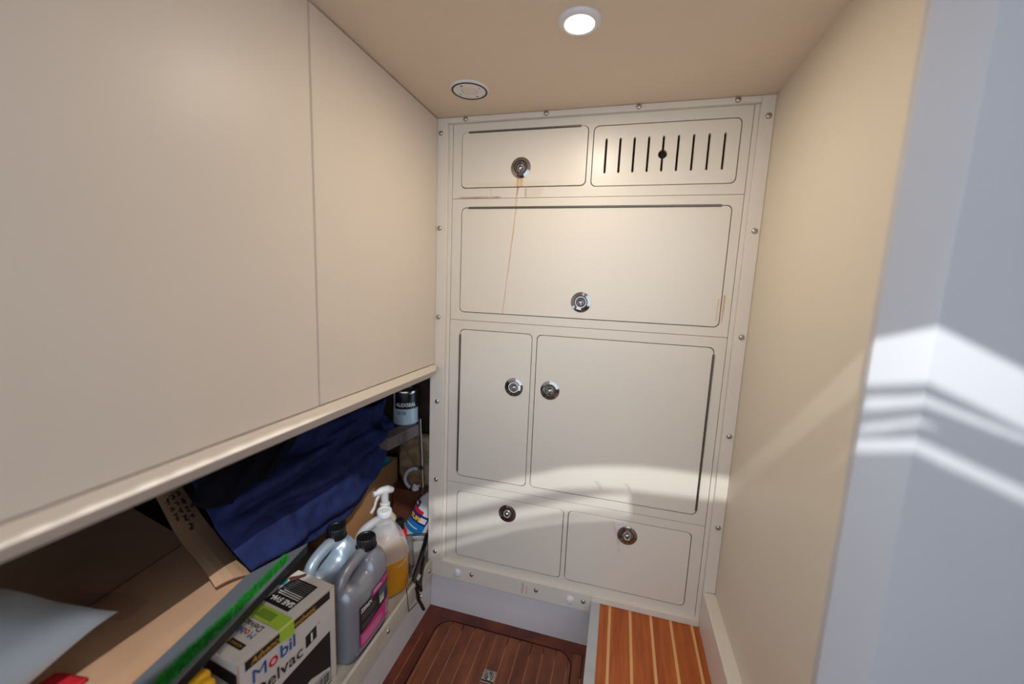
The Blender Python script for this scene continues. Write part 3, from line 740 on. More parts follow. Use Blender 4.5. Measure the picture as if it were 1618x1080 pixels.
for j in range(nv): F2 += [(idx(0, 0, j), idx(0, 0, j + 1), idx(1, 0, j + 1), idx(1, 0, j)), (idx(0, nu, j), idx(1, nu, j), idx(1, nu, j + 1), idx(0, nu, j + 1))]
ef = obj('end_flap', (V, F + F2), CARD, cd); ef.data.materials.append(CARDE)
for p in ef.data.polygons: p.material_index = 1 if p.index >= 0 and len(set(v >= n1 for v in p.vertices)) == 2 else 0
def fpos(u, v, off=.0012):
    p = (fD * (1 - u) + fA * u) * (1 - v) + (fC * (1 - u) + fB * u) * v
    p.z += .006 * math.sin(u * PI * 2.4) * (1 - v) - .012 * math.sin(u * PI) + .006 * math.sin(PI * v) + off
    return p
for row, (v0, n_) in enumerate(((.30, 26), (.52, 30), (.74, 18))):
    hb = None                                            # scribbled words: short runs of looping pen strokes
    k0 = 0
    while k0 < n_:
        ln_ = random.randint(4, 7)
        path = [fpos(.955 - row * .012 - (k0 + q * .5) * .0105, 1 - (v0 + random.uniform(-.05, .05) + (.055 if q % 2 else -.055))) for q in range(ln_ * 2)]
        hb = tube(path, .0009, 4, hb); k0 += ln_ + 2
    h = obj('handwriting', hb, INK, ef); h['label'] = 'scribbled dark handwriting'
# clear tape across the top seam
for xx in (.10, .30):
    V = []; F = []
    for i in range(13):
        for j, dx in enumerate((0, .052)):
            y = .13 + i * .018; V.append(MC @ Vector((xx + dx + .003 * math.sin(i), y, .0030 + .0012 * math.sin(i * 1.9 + j) + (.0045 * (y / .234) if y < .234 else 0))))
    for i in range(12): F.append((2 * i, 2 * i + 1, 2 * i + 3, 2 * i + 2))
    obj('packing_tape', (V, F), TAPE, cd, smooth=True)

# ---- tray of artificial grass wedged between the cartons
g0, g1 = pt(486, 872, 2, .346), pt(300, 1076, 2, .346); gd = (g1 - g0).normalized(); gin = Vector((gd.y, -gd.x, 0))
if gin.x > 0: gin = -gin
MG = basis(g0, gd, gin, Vector((0, 0, 1)) if gd.cross(gin).z > 0 else (0, 0, -1))
sgn = 1 if gd.cross(gin).z > 0 else -1
gt = thing('grass_tray', 'black-rimmed clear tray with green artificial grass wedged behind the oil carton', 'tray', tuple(g0))
TL = .43; TW_ = .062
CUT = .115
def prism(pts, z0, z1):
    b = bmesh.new(); f = b.faces.new([b.verts.new(MG @ Vector((x, y, z0))) for x, y in pts]); r = bmesh.ops.extrude_face_region(b, geom=[f])
    dz = (MG.to_3x3() @ Vector((0, 0, z1 - z0))); bmesh.ops.translate(b, vec=dz, verts=[v for v in r['geom'] if isinstance(v, bmesh.types.BMVert)]); return b
obj('base', prism([(0, 0), (TL, 0), (TL, TW_), (CUT, TW_)], -.0235, -.0195), TRAYM, gt)
for pts in ([(0, 0), (TL, 0), (TL, .0045), (.008, .0045)], [(CUT, TW_ - .003), (TL, TW_ - .003), (TL, TW_), (CUT, TW_)], [(.006, .0046), (.014, .0046), (CUT + .004, TW_ - .0032), (CUT - .004, TW_ - .0032)], [(TL - .004, .0046), (TL, .0046), (TL, TW_ - .0032), (TL - .004, TW_ - .0032)]):
    obj('rim', prism(pts, -.0195, 0), BLACK, gt)
obj('clear_lid', prism([(.05, .014), (TL - .005, .029), (TL - .005, TW_ - .004), (CUT, TW_ - .004)], -.006, -.005), CLEAR, gt)
V = []; F = []
for i in range(2600):
    a = random.uniform(.06, TL - .008); wid = .006 + .020 * (a - .05) / TL; bb = .0060 + random.random() * wid
    base = MG @ Vector((a, bb, -.0195)); h = random.uniform(.014, .025); ln = Vector((random.uniform(-.006, .006), random.uniform(-.006, .006), h))
    s = Vector((random.uniform(-1, 1), random.uniform(-1, 1), 0)).normalized() * .0009
    k = len(V); V += [base - s, base + s, base + ln]; F.append((k, k + 1, k + 2))
gr = obj('grass', (V, F), GRASS, gt); gr['kind'] = 'stuff'

# ---- heaped blue fleece and a black garment under it
def cloth(name, label, cat, grid, m, NU, NV, fold, thick=.004):
    """grid rows from hem to top, each a list of points left to right"""
    rows = [catmull(r, NU) for r in grid]
    cols = []
    for i in range(len(rows[0])): cols.append(catmull([r[i] for r in rows], NV))
    ni, nj = len(cols), len(cols[0]); V = []
    for i in range(ni):
        for j in range(nj):
            p = cols[i][j]; a = cols[min(i + 1, ni - 1)][j] - cols[max(i - 1, 0)][j]; c = cols[i][min(j + 1, nj - 1)] - cols[i][max(j - 1, 0)]
            nrm = a.cross(c); nrm.normalize()
            if nrm.x < 0: nrm = -nrm
            V.append(p + nrm * fold(i / (ni - 1), j / (nj - 1), p))
    F = [(i * nj + j, (i + 1) * nj + j, (i + 1) * nj + j + 1, i * nj + j + 1) for i in range(ni - 1) for j in range(nj - 1)]
    o = obj(name, (V, F), m, None, smooth=True)
    s = o.modifiers.new('s', 'SOLIDIFY'); s.thickness = thick; s.offset = -1
    dg = bpy.context.evaluated_depsgraph_get(); dg.update(); me = bpy.data.meshes.new_from_object(o.evaluated_get(dg)); o.modifiers.clear(); me.shade_smooth(); o.data = me
    return tag(o, label, cat)
def ridge(d, w): return math.exp(-(d / w) ** 2)
def fold_blue(u, v, p):
    f = 0
    # long soft folds running up and away from the near hem
    for (c, k, w, h) in ((.06, .02, .045, .012), (.19, .22, .040, .020), (.33, .26, .045, .024), (.50, .10, .045, .020), (.62, -.14, .05, .022), (.75, .0, .05, .014)):
        d = v - (c + k * u) + .03 * math.sin(u * 7 + c * 17) + .02 * noise.noise(Vector((u * 4, c * 9, 0)))
        f += h * ridge(d, w) - h * .8 * ridge(d + .05, w * .55)
    for (a, k, w, h) in ((.86, -.5, .05, .016), (.66, -.7, .04, .014)):
        d = u - (a + k * (v - .5)); f += h * ridge(d, w) * min(1, max(0, v * 2.5 - .4))
    f = f * 1.25 + .018 * noise.noise(p * 8) + .006 * noise.noise(p * 22) + .0016 * noise.noise(p * 70)
    k = min(1, u / .16); return f * k * k * (3 - 2 * k)
def P(u, v, x): return pt(u, v, 0, x)
grid = [
 [P(398, 902, -.742), P(450, 872, -.742), P(510, 846, -.752), P(560, 806, -.758), P(592, 762, -.762), P(604, 708, -.768)],
 [P(354, 852, -.765), P(430, 815, -.752), P(500, 790, -.758), P(560, 752, -.760), P(596, 722, -.765), P(607, 690, -.772)],
 [P(328, 808, -.815), P(410, 762, -.79), P(488, 730, -.79), P(556, 700, -.785), P(600, 680, -.785), P(606, 668, -.790)],
 [P(306, 766, -.90), P(395, 715, -.87), P(480, 684, -.86), P(552, 662, -.85), P(596, 652, -.845), P(604, 648, -.850)],
 [P(297, 730, -1.02), P(390, 684, -.98), P(478, 655, -.97), P(548, 636, -.97), P(590, 632, -.98), P(602, 634, -.99)],
 [P(287, 738, -1.23), P(385, 700, -1.2), P(478, 672, -1.2), P(545, 655, -1.2), P(590, 648, -1.2), P(598, 648, -1.2)]]
cloth('fleece_blanket', 'rumpled navy blue fleece heaped in the open locker', 'blanket', grid, BLUEC, 22, 14, fold_blue)
def fold_black(u, v, p):
    f = 0
    for (a, k, w, h) in ((.1, .3, .08, .012), (.42, .28, .07, .014), (.75, .2, .07, .012)):
        d = u - (a + k * v); f += h * ridge(d, w)
    return f + .014 * noise.noise(p * 11) + .004 * noise.noise(p * 30)
gridk = [
 [P(300, 800, -.80), P(340, 800, -.782), P(385, 790, -.775), P(420, 772, -.775)],
 [P(312, 770, -.83), P(360, 762, -.80), P(410, 745, -.79), P(450, 722, -.785)],
 [P(318, 745, -.86), P(370, 730, -.84), P(425, 706, -.83), P(470, 690, -.82)],
 [P(318, 722, -.97), P(375, 700, -.95), P(430, 676, -.94), P(480, 660, -.93)]]
cloth('black_jacket', 'black garment crumpled over the navy fleece behind the cardboard flap', 'garment', gridk, BLACKC, 16, 12, fold_black)

# ---- pale pillow corner on the cardboard box
K = Vector((-.761, .405, .440)); KL = Vector((-1.14, .372, .450)); KR = Vector((-.675, .065, .450))
ax, ay = KL - K, KR - K; V = []; F = []; n = 26
for sgn_ in (1, -1):
    for i in range(n + 1):
        for j in range(n + 1):
            u, v = i / n, j / n
            h = (max(0, math.sin(PI * u)) ** .55) * (max(0, math.sin(PI * v)) ** .55)
            pin = -.12 * (math.sin(PI * u) * (1 if v < .5 else -1) * (abs(2 * v - 1)) ** 2)
            pin2 = -.12 * (math.sin(PI * v) * (1 if u < .5 else -1) * (abs(2 * u - 1)) ** 2)
            p = K + ax * (u - pin2 * .5) + ay * (v - pin * .5) + Vector((0, 0, (.085 if sgn_ == 1 else -.095) * h + .010 * h * math.sin(u * 19 + v * 6) * (1 - h)))
            V.append(p + Vector((0, 0, .008 * noise.noise(p * 14) * h)))
    o1 = 0 if sgn_ == 1 else (n + 1) ** 2
    for i in range(n):
        for j in range(n): F.append((o1 + i * (n + 1) + j, o1 + (i + 1) * (n + 1) + j, o1 + (i + 1) * (n + 1) + j + 1, o1 + i * (n + 1) + j + 1))
b = bmesh.new(); me = bpy.data.meshes.new('t'); me.from_pydata([tuple(v) for v in V], [], F); b.from_mesh(me); bmesh.ops.remove_doubles(b, verts=b.verts, dist=1e-4)
tag(obj('pillow', b, PILLOW, None, smooth=True), 'pale blue-white pillow with a pointed corner on the cardboard box', 'pillow')
# ---- red cloth under the pillow and a yellow glove beside the carton
q = pt(122, 1078, 2, .352)
def fold_red(u, v, p): return .006 * noise.noise(p * 20) + .003 * math.sin(u * 14)
gridr = [[q + Vector((-.05 + .018 * i, -.13 + .043 * j + .004 * i, .002 + .004 * math.sin(j * 1.1))) for i in range(4)] for j in range(4)]
V = []; F = []
rows = [catmull(r, 6) for r in gridr]; cols = [catmull([r[i] for r in rows], 6) for i in range(len(rows[0]))]
for c in cols:
    for p in c: V.append(p + Vector((0, 0, .006 * noise.noise(p * 24))))
nj = len(cols[0])
for i in range(len(cols) - 1):
    for j in range(nj - 1): F.append((i * nj + j, (i + 1) * nj + j, (i + 1) * nj + j + 1, i * nj + j + 1))
o = obj('red_cloth', (V, F), REDC, None, smooth=True); s = o.modifiers.new('s', 'SOLIDIFY'); s.thickness = .006
dg = bpy.context.evaluated_depsgraph_get(); dg.update(); me = bpy.data.meshes.new_from_object(o.evaluated_get(dg)); o.modifiers.clear(); me.shade_smooth(); o.data = me
tag(o, 'red folded cloth beneath the pale pillow', 'cloth')
gq = pt(322, 1074, 2, .30)
gb = bmesh.new()
for k, (dx, dy, dz, ln) in enumerate(((0, 0, 0, .06), (.019, -.006, -.004, .062), (-.017, -.008, -.006, .055), (.034, -.020, -.012, .05))):
    base = gq + Vector((dx * .9 - .01, dy - .055, dz - .03)); tip = gq + Vector((dx, dy + .004, dz + .006))
    gb = tube(catmull([base, base.lerp(tip, .45) + Vector((0, 0, .010)), base.lerp(tip, .8) + Vector((0, 0, .008)), tip + Vector((0, .006, -.004))], 6), [.0125] * 15 + [.0118, .010, .0075, .004], 10, gb)
gb = box(gq.x - .036, gq.x + .034, gq.y - .14, gq.y - .045, gq.z - .055, gq.z - .022, .012, gb, None, 3)
o = obj('rubber_glove', gb, YEL, None, smooth=True); mods(o, .003, 4)
tag(o, 'yellow rubber glove lying at the near end of the oil carton', 'glove')
gs = thing('storage_bin', 'dark plastic bin at the near end of the oil carton', 'bin', (gq.x, gq.y - .1, SZ))
for (a0, a1, b0, b1, z0, z1) in ((-.030, .074, -.28, -.276, .0, .150), (-.030, .074, -.012, -.008, .0, .150), (-.030, -.026, -.276, -.012, .0, .150), (.070, .074, -.276, -.012, .0, .150)):
    obj('wall', box(gq.x + a0, gq.x + a1, gq.y + b0 + .03, gq.y + b1 + .03, SZ + z0, SZ + z1, .001), TRAYM, gs)
obj('base', box(gq.x - .030, gq.x + .074, gq.y - .25, gq.y + .022, SZ, SZ + .004), TRAYM, gs)
obj('contents', box(gq.x - .025, gq.x + .068, gq.y - .244, gq.y + .016, SZ + .004, SZ + .150, .01), BLACKC, gs)
# ------------------------------------------------------------------ the far corner of the locker
def rbox(name, m, M, x0, x1, y0, y1, z0, z1, parent, bev=.001): return obj(name, box(x0, x1, y0, y1, z0, z1, bev, None, M), m, parent)
I4 = Matrix.Identity(4)
# tan carton, open on top, behind the fluid jug
tx, ty0, ty1, tz = -.800, 1.02, 1.328, .311
tb = thing('open_carton', 'open tan cardboard carton standing behind the amber fluid jug', 'carton', (tx - .07, 1.17, SZ))
rbox('side', CARD2, I4, tx - .004, tx, ty0, ty1, SZ, tz, tb); rbox('side', CARD2, I4, tx - .16, tx - .156, ty0, ty1, SZ, tz, tb)
rbox('end', CARD2, I4, tx - .156, tx - .004, ty1 - .004, ty1, SZ, tz - .002, tb); rbox('end', CARD2, I4, tx - .156, tx - .004, ty0, ty0 + .004, SZ, tz - .002, tb)
rbox('base', CARD2, I4, tx - .156, tx - .004, ty0 + .004, ty1 - .004, SZ, SZ + .004, tb)
b = None
for k in range(4): b = tube([Vector((tx + .0006, 1.285 - k * .001 + .014 * math.cos(a), .275 - k * .026 + .010 * math.sin(a))) for a in [2 * PI * i / 14 for i in range(15)]], .0006, 5, b)
obj('print_mark', b, CARD, tb)
# teal lid peeping out of it
tcp = pt(609, 731, 0, -.825)
b = lathe([(.0001, .014), (.028, .014), (.0305, .011), (.031, 0), (.029, -.002)], 28, Matrix.Translation(tcp + Vector((-.012, 0, -.012))) @ Matrix.Rotation(.9, 4, 'Y') @ Matrix.Rotation(.25, 4, 'X'))
tl = thing('bottle_with_teal_cap', 'bottle with a teal cap leaning in the tan carton', 'bottle', (tx - .08, 1.25, SZ + .005))
obj('cap', b, mat('teal_plastic', (26, 178, 186), .4), tl, smooth=True, angle=40)
obj('body', lathe([(.0001, .09), (.030, .09), (.030, .20), (.024, .215), (.0001, .222)], 20, Matrix.Translation((tx - .08, 1.235, SZ + .006 - .09)) @ Matrix.Rotation(.12, 4, 'Y')), WPLAST, tl, smooth=True, angle=40)
# dark brown carton and what is piled on it
bc = thing('brown_carton', 'dark reddish-brown carton in the far corner under the wrapped parcel', 'carton', (-.69, 1.32, SZ))
DBROWN = mat('dark_brown_card', (104, 56, 40), .7, var=.25, vscale=10)
rbox('carton_body', DBROWN, I4, -.782, -.59, 1.262, 1.392, SZ, .219, bc, .002); rbox('lid', DBROWN, I4, -.785, -.587, 1.259, 1.394, .219, .2225, bc, .001)
# paper-wrapped parcel
KRAFT = mat('crumpled_kraft_paper', (150, 124, 92), .85, rgb2=(92, 74, 56), vscale=38, bump=.8, bscale=55)
pb = bmesh.new(); bmesh.ops.create_icosphere(pb, subdivisions=4, radius=1)
for v in pb.verts:
    p = v.co.copy(); q = Vector([math.copysign(abs(c) ** .6, c) for c in p]); q *= 1 + .05 * noise.noise(p * 3.5) + .03 * noise.noise(p * 9)
    v.co = Vector((-.700 + q.x * .068, 1.318 + q.y * .058, .3205 + q.z * .0972))
o = obj('wrapped_parcel', pb, KRAFT, None, smooth=True)
tag(o, 'crumpled kraft paper parcel on the dark brown carton', 'parcel')
# grey block carrying the paint can
gc = pt(613, 693, 1, 1.15); zt_ = gc.z; ge = pt(660, 671, 2, zt_); gx = (ge - gc); gx.z = 0; gx.normalize(); gy = Vector((-gx.y, gx.x, 0))
MK = basis((gc.x, gc.y, zt_), gx, gy, (0, 0, 1))
GREYB = mat('grey_foam', (118, 100, 94), .8, var=.15, vscale=20)
gk = thing('grey_case', 'grey rectangular case lying under the paint can', 'case', tuple(gc))
rbox('case_body', GREYB, MK, 0, .172, 0, .052, -.044, 0, gk, .003); rbox('clasp', GREYB, MK, .052, .10, -.0025, 0, -.032, -.010, gk, .001); rbox('clasp', GREYB, MK, .11, .160, -.0018, 0, -.030, -.004, gk, .001)
# paint can
cc = pt(640, 668, 2, zt_ + .0005); cc = Vector((cc.x - .010, cc.y + .022, zt_ + .0004)); cr, chh = .0455, .128
pc = thing('paint_can', 'black and pale blue paint can with white lettering on the grey case', 'can', tuple(cc))
Mc = Matrix.Translation(cc)
CANB = mat('can_pale_label', (176, 194, 200), .35); CANK = mat('can_black_label', (26, 22, 24), .35)
obj('can_body', lathe([(.0001, .001), (cr * .97, .001), (cr * 1.02, 0), (cr * 1.02, .004), (cr, .006), (cr, .060)], 40, Mc), CANB, pc, smooth=True, angle=40)
obj('label_band', lathe([(cr, .060), (cr * 1.004, .0605), (cr * 1.004, .117), (cr, .118)], 40, Mc), CANK, pc, smooth=True, angle=40)
obj('rim', lathe([(cr, .118), (cr * 1.03, .119), (cr * 1.04, .123), (cr * 1.02, .127), (cr * .9, .126), (cr * .88, .118)], 40, Mc), STEEL, pc, smooth=True, angle=50)
obj('lid', lathe([(.0001, .120), (cr * .80, .120), (cr * .83, .124), (cr * .89, .124)], 40, Mc), STEEL, pc, smooth=True, angle=40)
dirc = math.atan2(CAM.y - cc.y, CAM.x - cc.x)
def can_text(s, size, a0, z, m, bold=0, width=1):
    b = text_mesh(s, size, I4, bold=bold, width=width)
    for v in b.verts:
        a = dirc + a0 + v.co.x / cr; v.co = cc + Vector((cr * 1.012 * math.cos(a), cr * 1.012 * math.sin(a), z + v.co.y))
    obj('lettering', b, m, pc)
can_text('ALEXSEAL', .0190, -.84, .070, PWHITE, .0006, .92)
can_text('S5125', .0145, -.75, .040, PBLACK, .0003)
strip = lathe([(cr * 1.004, .008), (cr * 1.006, .118)], 40, Mc)
for v in list(strip.verts):
    a = (math.atan2(v.co.y - cc.y, v.co.x - cc.x) - dirc + PI) % (2 * PI) - PI
    if not (-1.35 < a < -.92): strip.verts.remove(v)
obj('label_edge', strip, PWHITE, pc)
# chrome rod
ra, rb = pt(663, 661, 1, 1.262), pt(668, 786, 1, 1.250)
rd = thing('chrome_rod', 'slim telescopic chrome rod leaning upright beside the grey case', 'rod', tuple(rb))
mid = ra.lerp(rb, .62)
rb.z = .2235 if rb.z < .2235 else rb.z
obj('upper_tube', tube([ra, mid], .0052, 12), CHROME, rd, smooth=True, angle=40); obj('lower_tube', tube([mid, rb], .0036, 12), CHROME, rd, smooth=True, angle=40); obj('collar', tube([mid + (ra - mid) * .05, mid - (ra - mid) * .02], .0066, 12), BLACK, rd, smooth=True, angle=40)
# bent hose and white cap
hz = [pt(u, v, 1, 1.245) for u, v in ((660, 740), (652, 740), (644, 745), (640, 754), (642, 763), (648, 770))]
tag(obj('hose', tube(catmull(hz, 6), .0062, 10), mat('pale_hose', (176, 186, 192), .4), None, smooth=True), 'short pale bent hose looped in front of the wrapped parcel', 'hose')
wc = pt(650, 772, 1, 1.245)
wt = thing('spray_nozzle', 'small white nozzle cap on the far brown carton', 'nozzle', (wc.x, wc.y, .2227))
obj('skirt', lathe([(.0001, 0), (.013, 0), (.0145, .004), (.012, .012), (.008, .018), (.0065, .028), (.0001, .029)], 20, Matrix.Translation((wc.x, 1.275, .2227))), WPLAST, wt, smooth=True, angle=50)
obj('spout', tube([(wc.x + .004, 1.272, .2410), (wc.x + .022, 1.268, .2440)], [.004, .0028], 8), WPLAST, wt, smooth=True)
# leaning white bottle with a blue and yellow label
wb0 = Vector((-.6585, 1.195, SZ + .012)); lean = Matrix.Translation(wb0) @ Matrix.Rotation(math.radians(24), 4, 'Y') @ Matrix.Rotation(math.radians(-6), 4, 'X')
wbt = thing('cleaner_bottle', 'white cleaner bottle with a blue and yellow label leaning in the far corner', 'bottle', tuple(wb0))
def oval(prof, M, n=32, k=.62):
    b = lathe(prof, n); b.transform(Matrix.Diagonal((1, k, 1, 1))); b.transform(M); return b
obj('body', oval([(.0001, 0), (.036, 0), (.0405, .005), (.0405, .115), (.037, .135), (.024, .165), (.016, .178), (.015, .195), (.0001, .196)], lean), WPLAST, wbt, smooth=True, angle=50)
obj('cap', lathe([(.0001, .215), (.014, .214), (.0165, .210), (.0165, .190), (.0001, .189)], 20, lean), WPLAST, wbt, smooth=True, angle=40)
def wl_patch(nm, a0, a1, z0, z1, m, par, off=0, z0b=None, z1b=None, n=10):
    V = []; F = []
    for i in range(n + 1):
        f = i / n; a = a0 + (a1 - a0) * f; za = z0 + ((z0b if z0b is not None else z0) - z0) * f; zb = z1 + ((z1b if z1b is not None else z1) - z1) * f
        for z in (za, zb): V.append(lean @ Vector(((.0409 + off) * math.cos(a), (.0409 + off) * .62 * math.sin(a) - off * .5, z)))
    for i in range(n): F.append((2 * i, 2 * i + 2, 2 * i + 3, 2 * i + 1))
    return obj(nm, (V, F), m, par)
A0, A1 = math.radians(188), math.radians(318)
LBLUE = mat('label_blue', (20, 120, 190), .4); LNAVY = mat('label_navy', (28, 40, 110), .4); LYEL = mat('label_yellow', (246, 196, 30), .4)
lb = wl_patch('label', A0, A1, .022, .070, LBLUE, wbt, .0003); lb['label'] = 'blue label with yellow lettering'
wl_patch('label_panel', A0, A1, .062, .098, LNAVY, lb, .0006); wl_patch('label_panel', A0 + .3, A1 - .7, .098, .112, PRED, lb, .0006); wl_patch('label_panel', A0, A0 + .9, .112, .138, LNAVY, lb, .0002)
wl_patch('label_panel', A1 - .75, A1 - .15, .070, .090, PWHITE, lb, .0010)
def wtext(s, size, a0, z0, m, bold=0, width=1):
    b = text_mesh(s, size, I4, bold=bold, width=width)
    for v in b.verts:
        a = a0 + v.co.x / .034; v.co = lean @ Vector((.0422 * math.cos(a), .0422 * .62 * math.sin(a) - .0008, z0 + v.co.y))
    obj('lettering', b, m, lb)
wtext('TUFF', .021, A0 + .45, .071, LYEL, .0010, .85); wl_patch('label_line', A0 + .12, A0 + .7, .119, .130, PWHITE, lb, .0010); wl_patch('label_line', A0 + .3, A1 - .6, .041, .045, PWHITE, lb, .0010)
# trigger spray bottle
sb = Vector((-.706, 1.094, SZ))
sv = thing('spray_bottle', 'trigger spray bottle with a white head between fluid jug and tan carton', 'spray bottle', tuple(sb))
CREAMP = mat('cream_plastic', (226, 216, 186), .4)
Ms = Matrix.Translation(sb) @ Matrix.Rotation(math.radians(238), 4, 'Z')
obj('body', oval([(.0001, 0), (.038, 0), (.042, .006), (.042, .10), (.036, .125), (.020, .148), (.014, .156), (.013, .168), (.0001, .168)], Ms, 28, .8), CREAMP, sv, smooth=True, angle=50)
obj('collar', lathe([(.0001, .160), (.0165, .160), (.0165, .178), (.012, .182), (.0001, .182)], 20, Ms), WPLAST, sv, smooth=True, angle=40)
hb = tube([Ms @ Vector(p) for p in ((0, 0, .18), (.001, 0, .205), (.002, 0, .222))], [.0125, .0125, .0135], 12)
hb = tube([Ms @ Vector(p) for p in ((-.028, 0, .216), (-.010, 0, .224), (.014, 0, .225), (.030, 0, .222))], [.0100, .0140, .0130, .0085], 12, hb)
o = obj('head', hb, WPLAST, sv, smooth=True); o.parent = None; o.matrix_parent_inverse = I4; mods(o, .0022, 5); o.parent = sv; o.matrix_parent_inverse = world_of(sv).inverted()
obj('trigger', tube(catmull([Ms @ Vector(p) for p in ((.020, 0, .214), (.030, 0, .198), (.036, 0, .178), (.048, 0, .160))], 5), .0052, 8), WPLAST, sv, smooth=True)
obj('nozzle', lathe([(.0001, 0), (.0085, 0), (.0085, .012), (.0001, .012)], 14, Ms @ Matrix.Translation((.028, 0, .222)) @ Matrix.Rotation(PI / 2, 4, 'Y')), WPLAST, sv, smooth=True, angle=40)
# black caulking gun hooked over the shelf lip, with its wire stand
kg = thing('caulking_gun', 'black caulking gun with a grey cartridge hanging over the shelf lip', 'caulking gun', (-.53, 1.0, .11))
def flatbar(path, r, nm, flat=.45, m=BLACKM): return obj(nm, tube(catmull(path, 4), r, 8, None, True, flat), m, kg, smooth=True, angle=60)
flatbar([(-.574, 1.140, .150), (-.552, 1.055, .1325), (-.5365, .985, .1180), (-.527, .981, .1060), (-.5165, .990, .075)], .0068, 'frame_bar', .8)
flatbar([(-.557, 1.080, .1135), (-.542, 1.05, .1135), (-.5225, .995, .096), (-.5165, .990, .084)], .0060, 'frame_bar', .8)
flatbar([(-.638, 1.110, .150), (-.600, 1.128, .152), (-.572, 1.142, .150)], .0050, 'cross_bar', .8)
flatbar([(-.5165, .962, .104), (-.5150, .966, .082), (-.5150, .972, .058), (-.5150, .988, .030), (-.5150, 1.004, .000)], .0064, 'handle', .8)
obj('pivot', lathe([(.0001, .004), (.004, .004), (.005, .002), (.005, -.006)], 12, Matrix.Translation((-.5085, .975, .070)) @ Matrix.Rotation(PI / 2, 4, 'Y')), STEEL, kg, smooth=True, angle=40)
obj('wire_stand', tube([(-.562, 1.000, .147), (-.5405, .982, .1155), (-.5170, .905, .146), (-.5160, .915, .068), (-.5150, .962, .056)], .0013, 8), BLACKM, kg, smooth=True, angle=60)
GREYT = mat('grey_cartridge', (122, 122, 122), .45, var=.25, vscale=40)
obj('cartridge', tube([(-.624, 1.108, .150), (-.621, 1.10, .146), (-.580, 1.038, .105), (-.578, 1.035, .1030)], [.010, .0145, .0145, .010], 18), GREYT, kg, smooth=True, angle=50)
obj('cartridge_nozzle', tube([(-.578, 1.035, .1030), (-.562, 1.010, .096)], [.006, .002], 10), GREYT, kg, smooth=True)
rt = thing('red_can', 'narrow red spray can half hidden behind the amber fluid jug', 'can', (-.60, 1.07, SZ))
obj('can_body', lathe([(.0001, 0), (.0215, 0), (.0225, .002), (.0225, .105), (.017, .116), (.0001, .118)], 24, Matrix.Translation((-.6375, 1.072, SZ))), PRED, rt, smooth=True, angle=40)
obj('cap', lathe([(.0001, .148), (.013, .147), (.0145, .143), (.0145, .114), (.0001, .114)], 20, Matrix.Translation((-.6375, 1.072, SZ))), BLACK, rt, smooth=True, angle=40)
# ------------------------------------------------------------------ unseen slotted board, added and cut to shape the light bands
GU = GN.cross(Vector((0, 0, 1))).normalized(); GV = GU.cross(GN); GD = .20; GS = GD / .40
main_u = [(-.0827, -.0262), (-.0675, -.0226), (-.0407, -.017), (-.0225, -.0135), (-.0043, -.0106), (.0163, -.0099), (.0388, -.0105), (.0608, -.0128), (.0767, -.0150), (.0883, -.0172), (.093, -.0190), (.0974, -.0202), (.101, -.0212), (.1161, -.0249), (.1336, -.0303), (.1505, -.0356), (.20, -.0520), (.345, -.104)]
main_l = [(-.0808, -.0340), (-.0658, -.0315), (-.0393, -.0262), (-.0213, -.0230), (-.0034, -.0208), (.0169, -.0203), (.0391, -.0221), (.0607, -.0243), (.0764, -.0262), (.0867, -.0274), (.0906, -.0298), (.0946, -.0330), (.0974, -.0360), (.1113, -.0414), (.131, -.0469), (.15, -.0525), (.20, -.0695), (.345, -.123)]
b2 = [(-.0807, -.0384), (-.0698, -.0369), (-.0502, -.0334), (-.0277, -.0298), (-.003, -.0263), (.0225, -.0232), (.0342, -.0233), (.0346, -.0330), (.0228, -.0315), (-.0026, -.0318), (-.0272, -.0352), (-.0494, -.0396), (-.069, -.0425), (-.0796, -.0452)]
b3 = [(-.079, -.0492), (-.0682, -.0458), (-.049, -.0413), (-.027, -.0369), (-.0024, -.0342), (.0222, -.0328), (.0342, -.0345), (.0342, -.0352), (.0222, -.0348), (-.0022, -.0358), (-.0266, -.0388), (-.0484, -.0436), (-.0677, -.0482), (-.078, -.0520)]
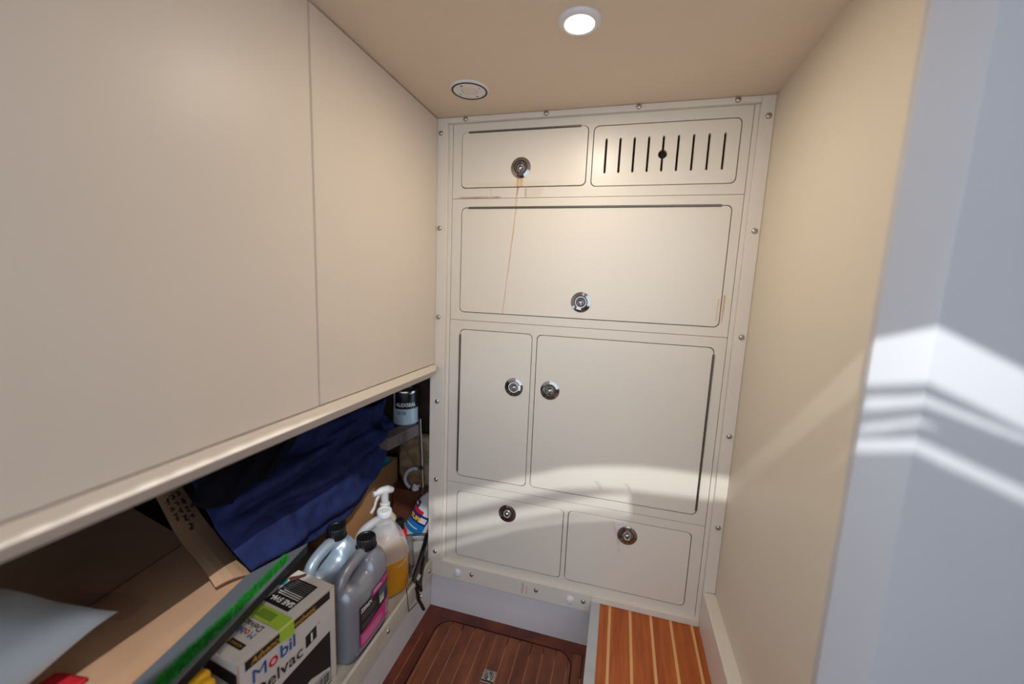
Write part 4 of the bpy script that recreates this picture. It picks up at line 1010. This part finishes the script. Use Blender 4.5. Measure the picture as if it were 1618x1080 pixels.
p2 = [(.0955, -.0400), (.0966, -.0394), (.1103, -.0451), (.1499, -.0542), (.20, -.0700), (.345, -.1235), (.345, -.1265), (.20, -.0722), (.1498, -.0563), (.109, -.0476), (.0956, -.0436)]
p3 = [(.0935, -.0486), (.0950, -.0479), (.1086, -.0516), (.118, -.0545), (.118, -.0550), (.1081, -.0536), (.0940, -.0504)]
p4 = [(.0918, -.0530), (.0934, -.0518), (.1070, -.0572), (.1495, -.0684), (.20, -.0850), (.345, -.138), (.345, -.144), (.20, -.0900), (.1494, -.0727), (.1066, -.0612), (.0928, -.0562)]
left = [(-.0835, -.0262), (-.120, -.016), (-.134, -.018), (-.146, -.0314), (-.161, -.0501), (-.177, -.0727), (-.1955, -.0981), (-.216, -.127), (-.241, -.16), (-.205, -.16), (-.187, -.137), (-.162, -.102), (-.135, -.078), (-.1, -.055), (-.08, -.0452)]
openings = [main_u + main_l[::-1], b2, b3, p2, p3, p4, left]
R0 = .40; NC = 720
def spans(u):
    S = []
    for poly in openings:
        c = []
        for (a, b_), (a2, b2_) in zip(poly, poly[1:] + poly[:1]):
            if (a <= u) != (a2 <= u): c.append(b_ + (b2_ - b_) * (u - a) / (a2 - a))
        c.sort(); S += [(c[i], c[i + 1]) for i in range(0, len(c) - 1, 2)]
    S.sort(); out = []
    for lo, hi in S:
        if out and lo <= out[-1][1] + 1e-5: out[-1] = (out[-1][0], max(hi, out[-1][1]))
        else: out.append((lo, hi))
    return out
V = []; F = []
us = [-R0] + [-.255 + (.35 + .255) * i / NC for i in range(NC + 1)] + [R0]
for a, c in zip(us, us[1:]):
    cur = -R0
    for lo, hi in spans((a + c) / 2) + [(R0, R0)]:
        if lo > cur:
            k = len(V)
            for uu, vv in ((a, cur), (c, cur), (c, lo), (a, lo)): V.append(GLINT + GN * GD + GU * uu * GS + GV * vv * GS)
            F.append((k, k + 1, k + 2, k + 3))
        cur = hi
hb_ = obj('light_cut_board', (V, F), WHITE)
s = hb_.modifiers.new('s', 'SOLIDIFY'); s.thickness = .0015
hb_['kind'] = 'structure'; hb_['label'] = 'unseen slotted white board added behind the viewpoint to shape the light bands'
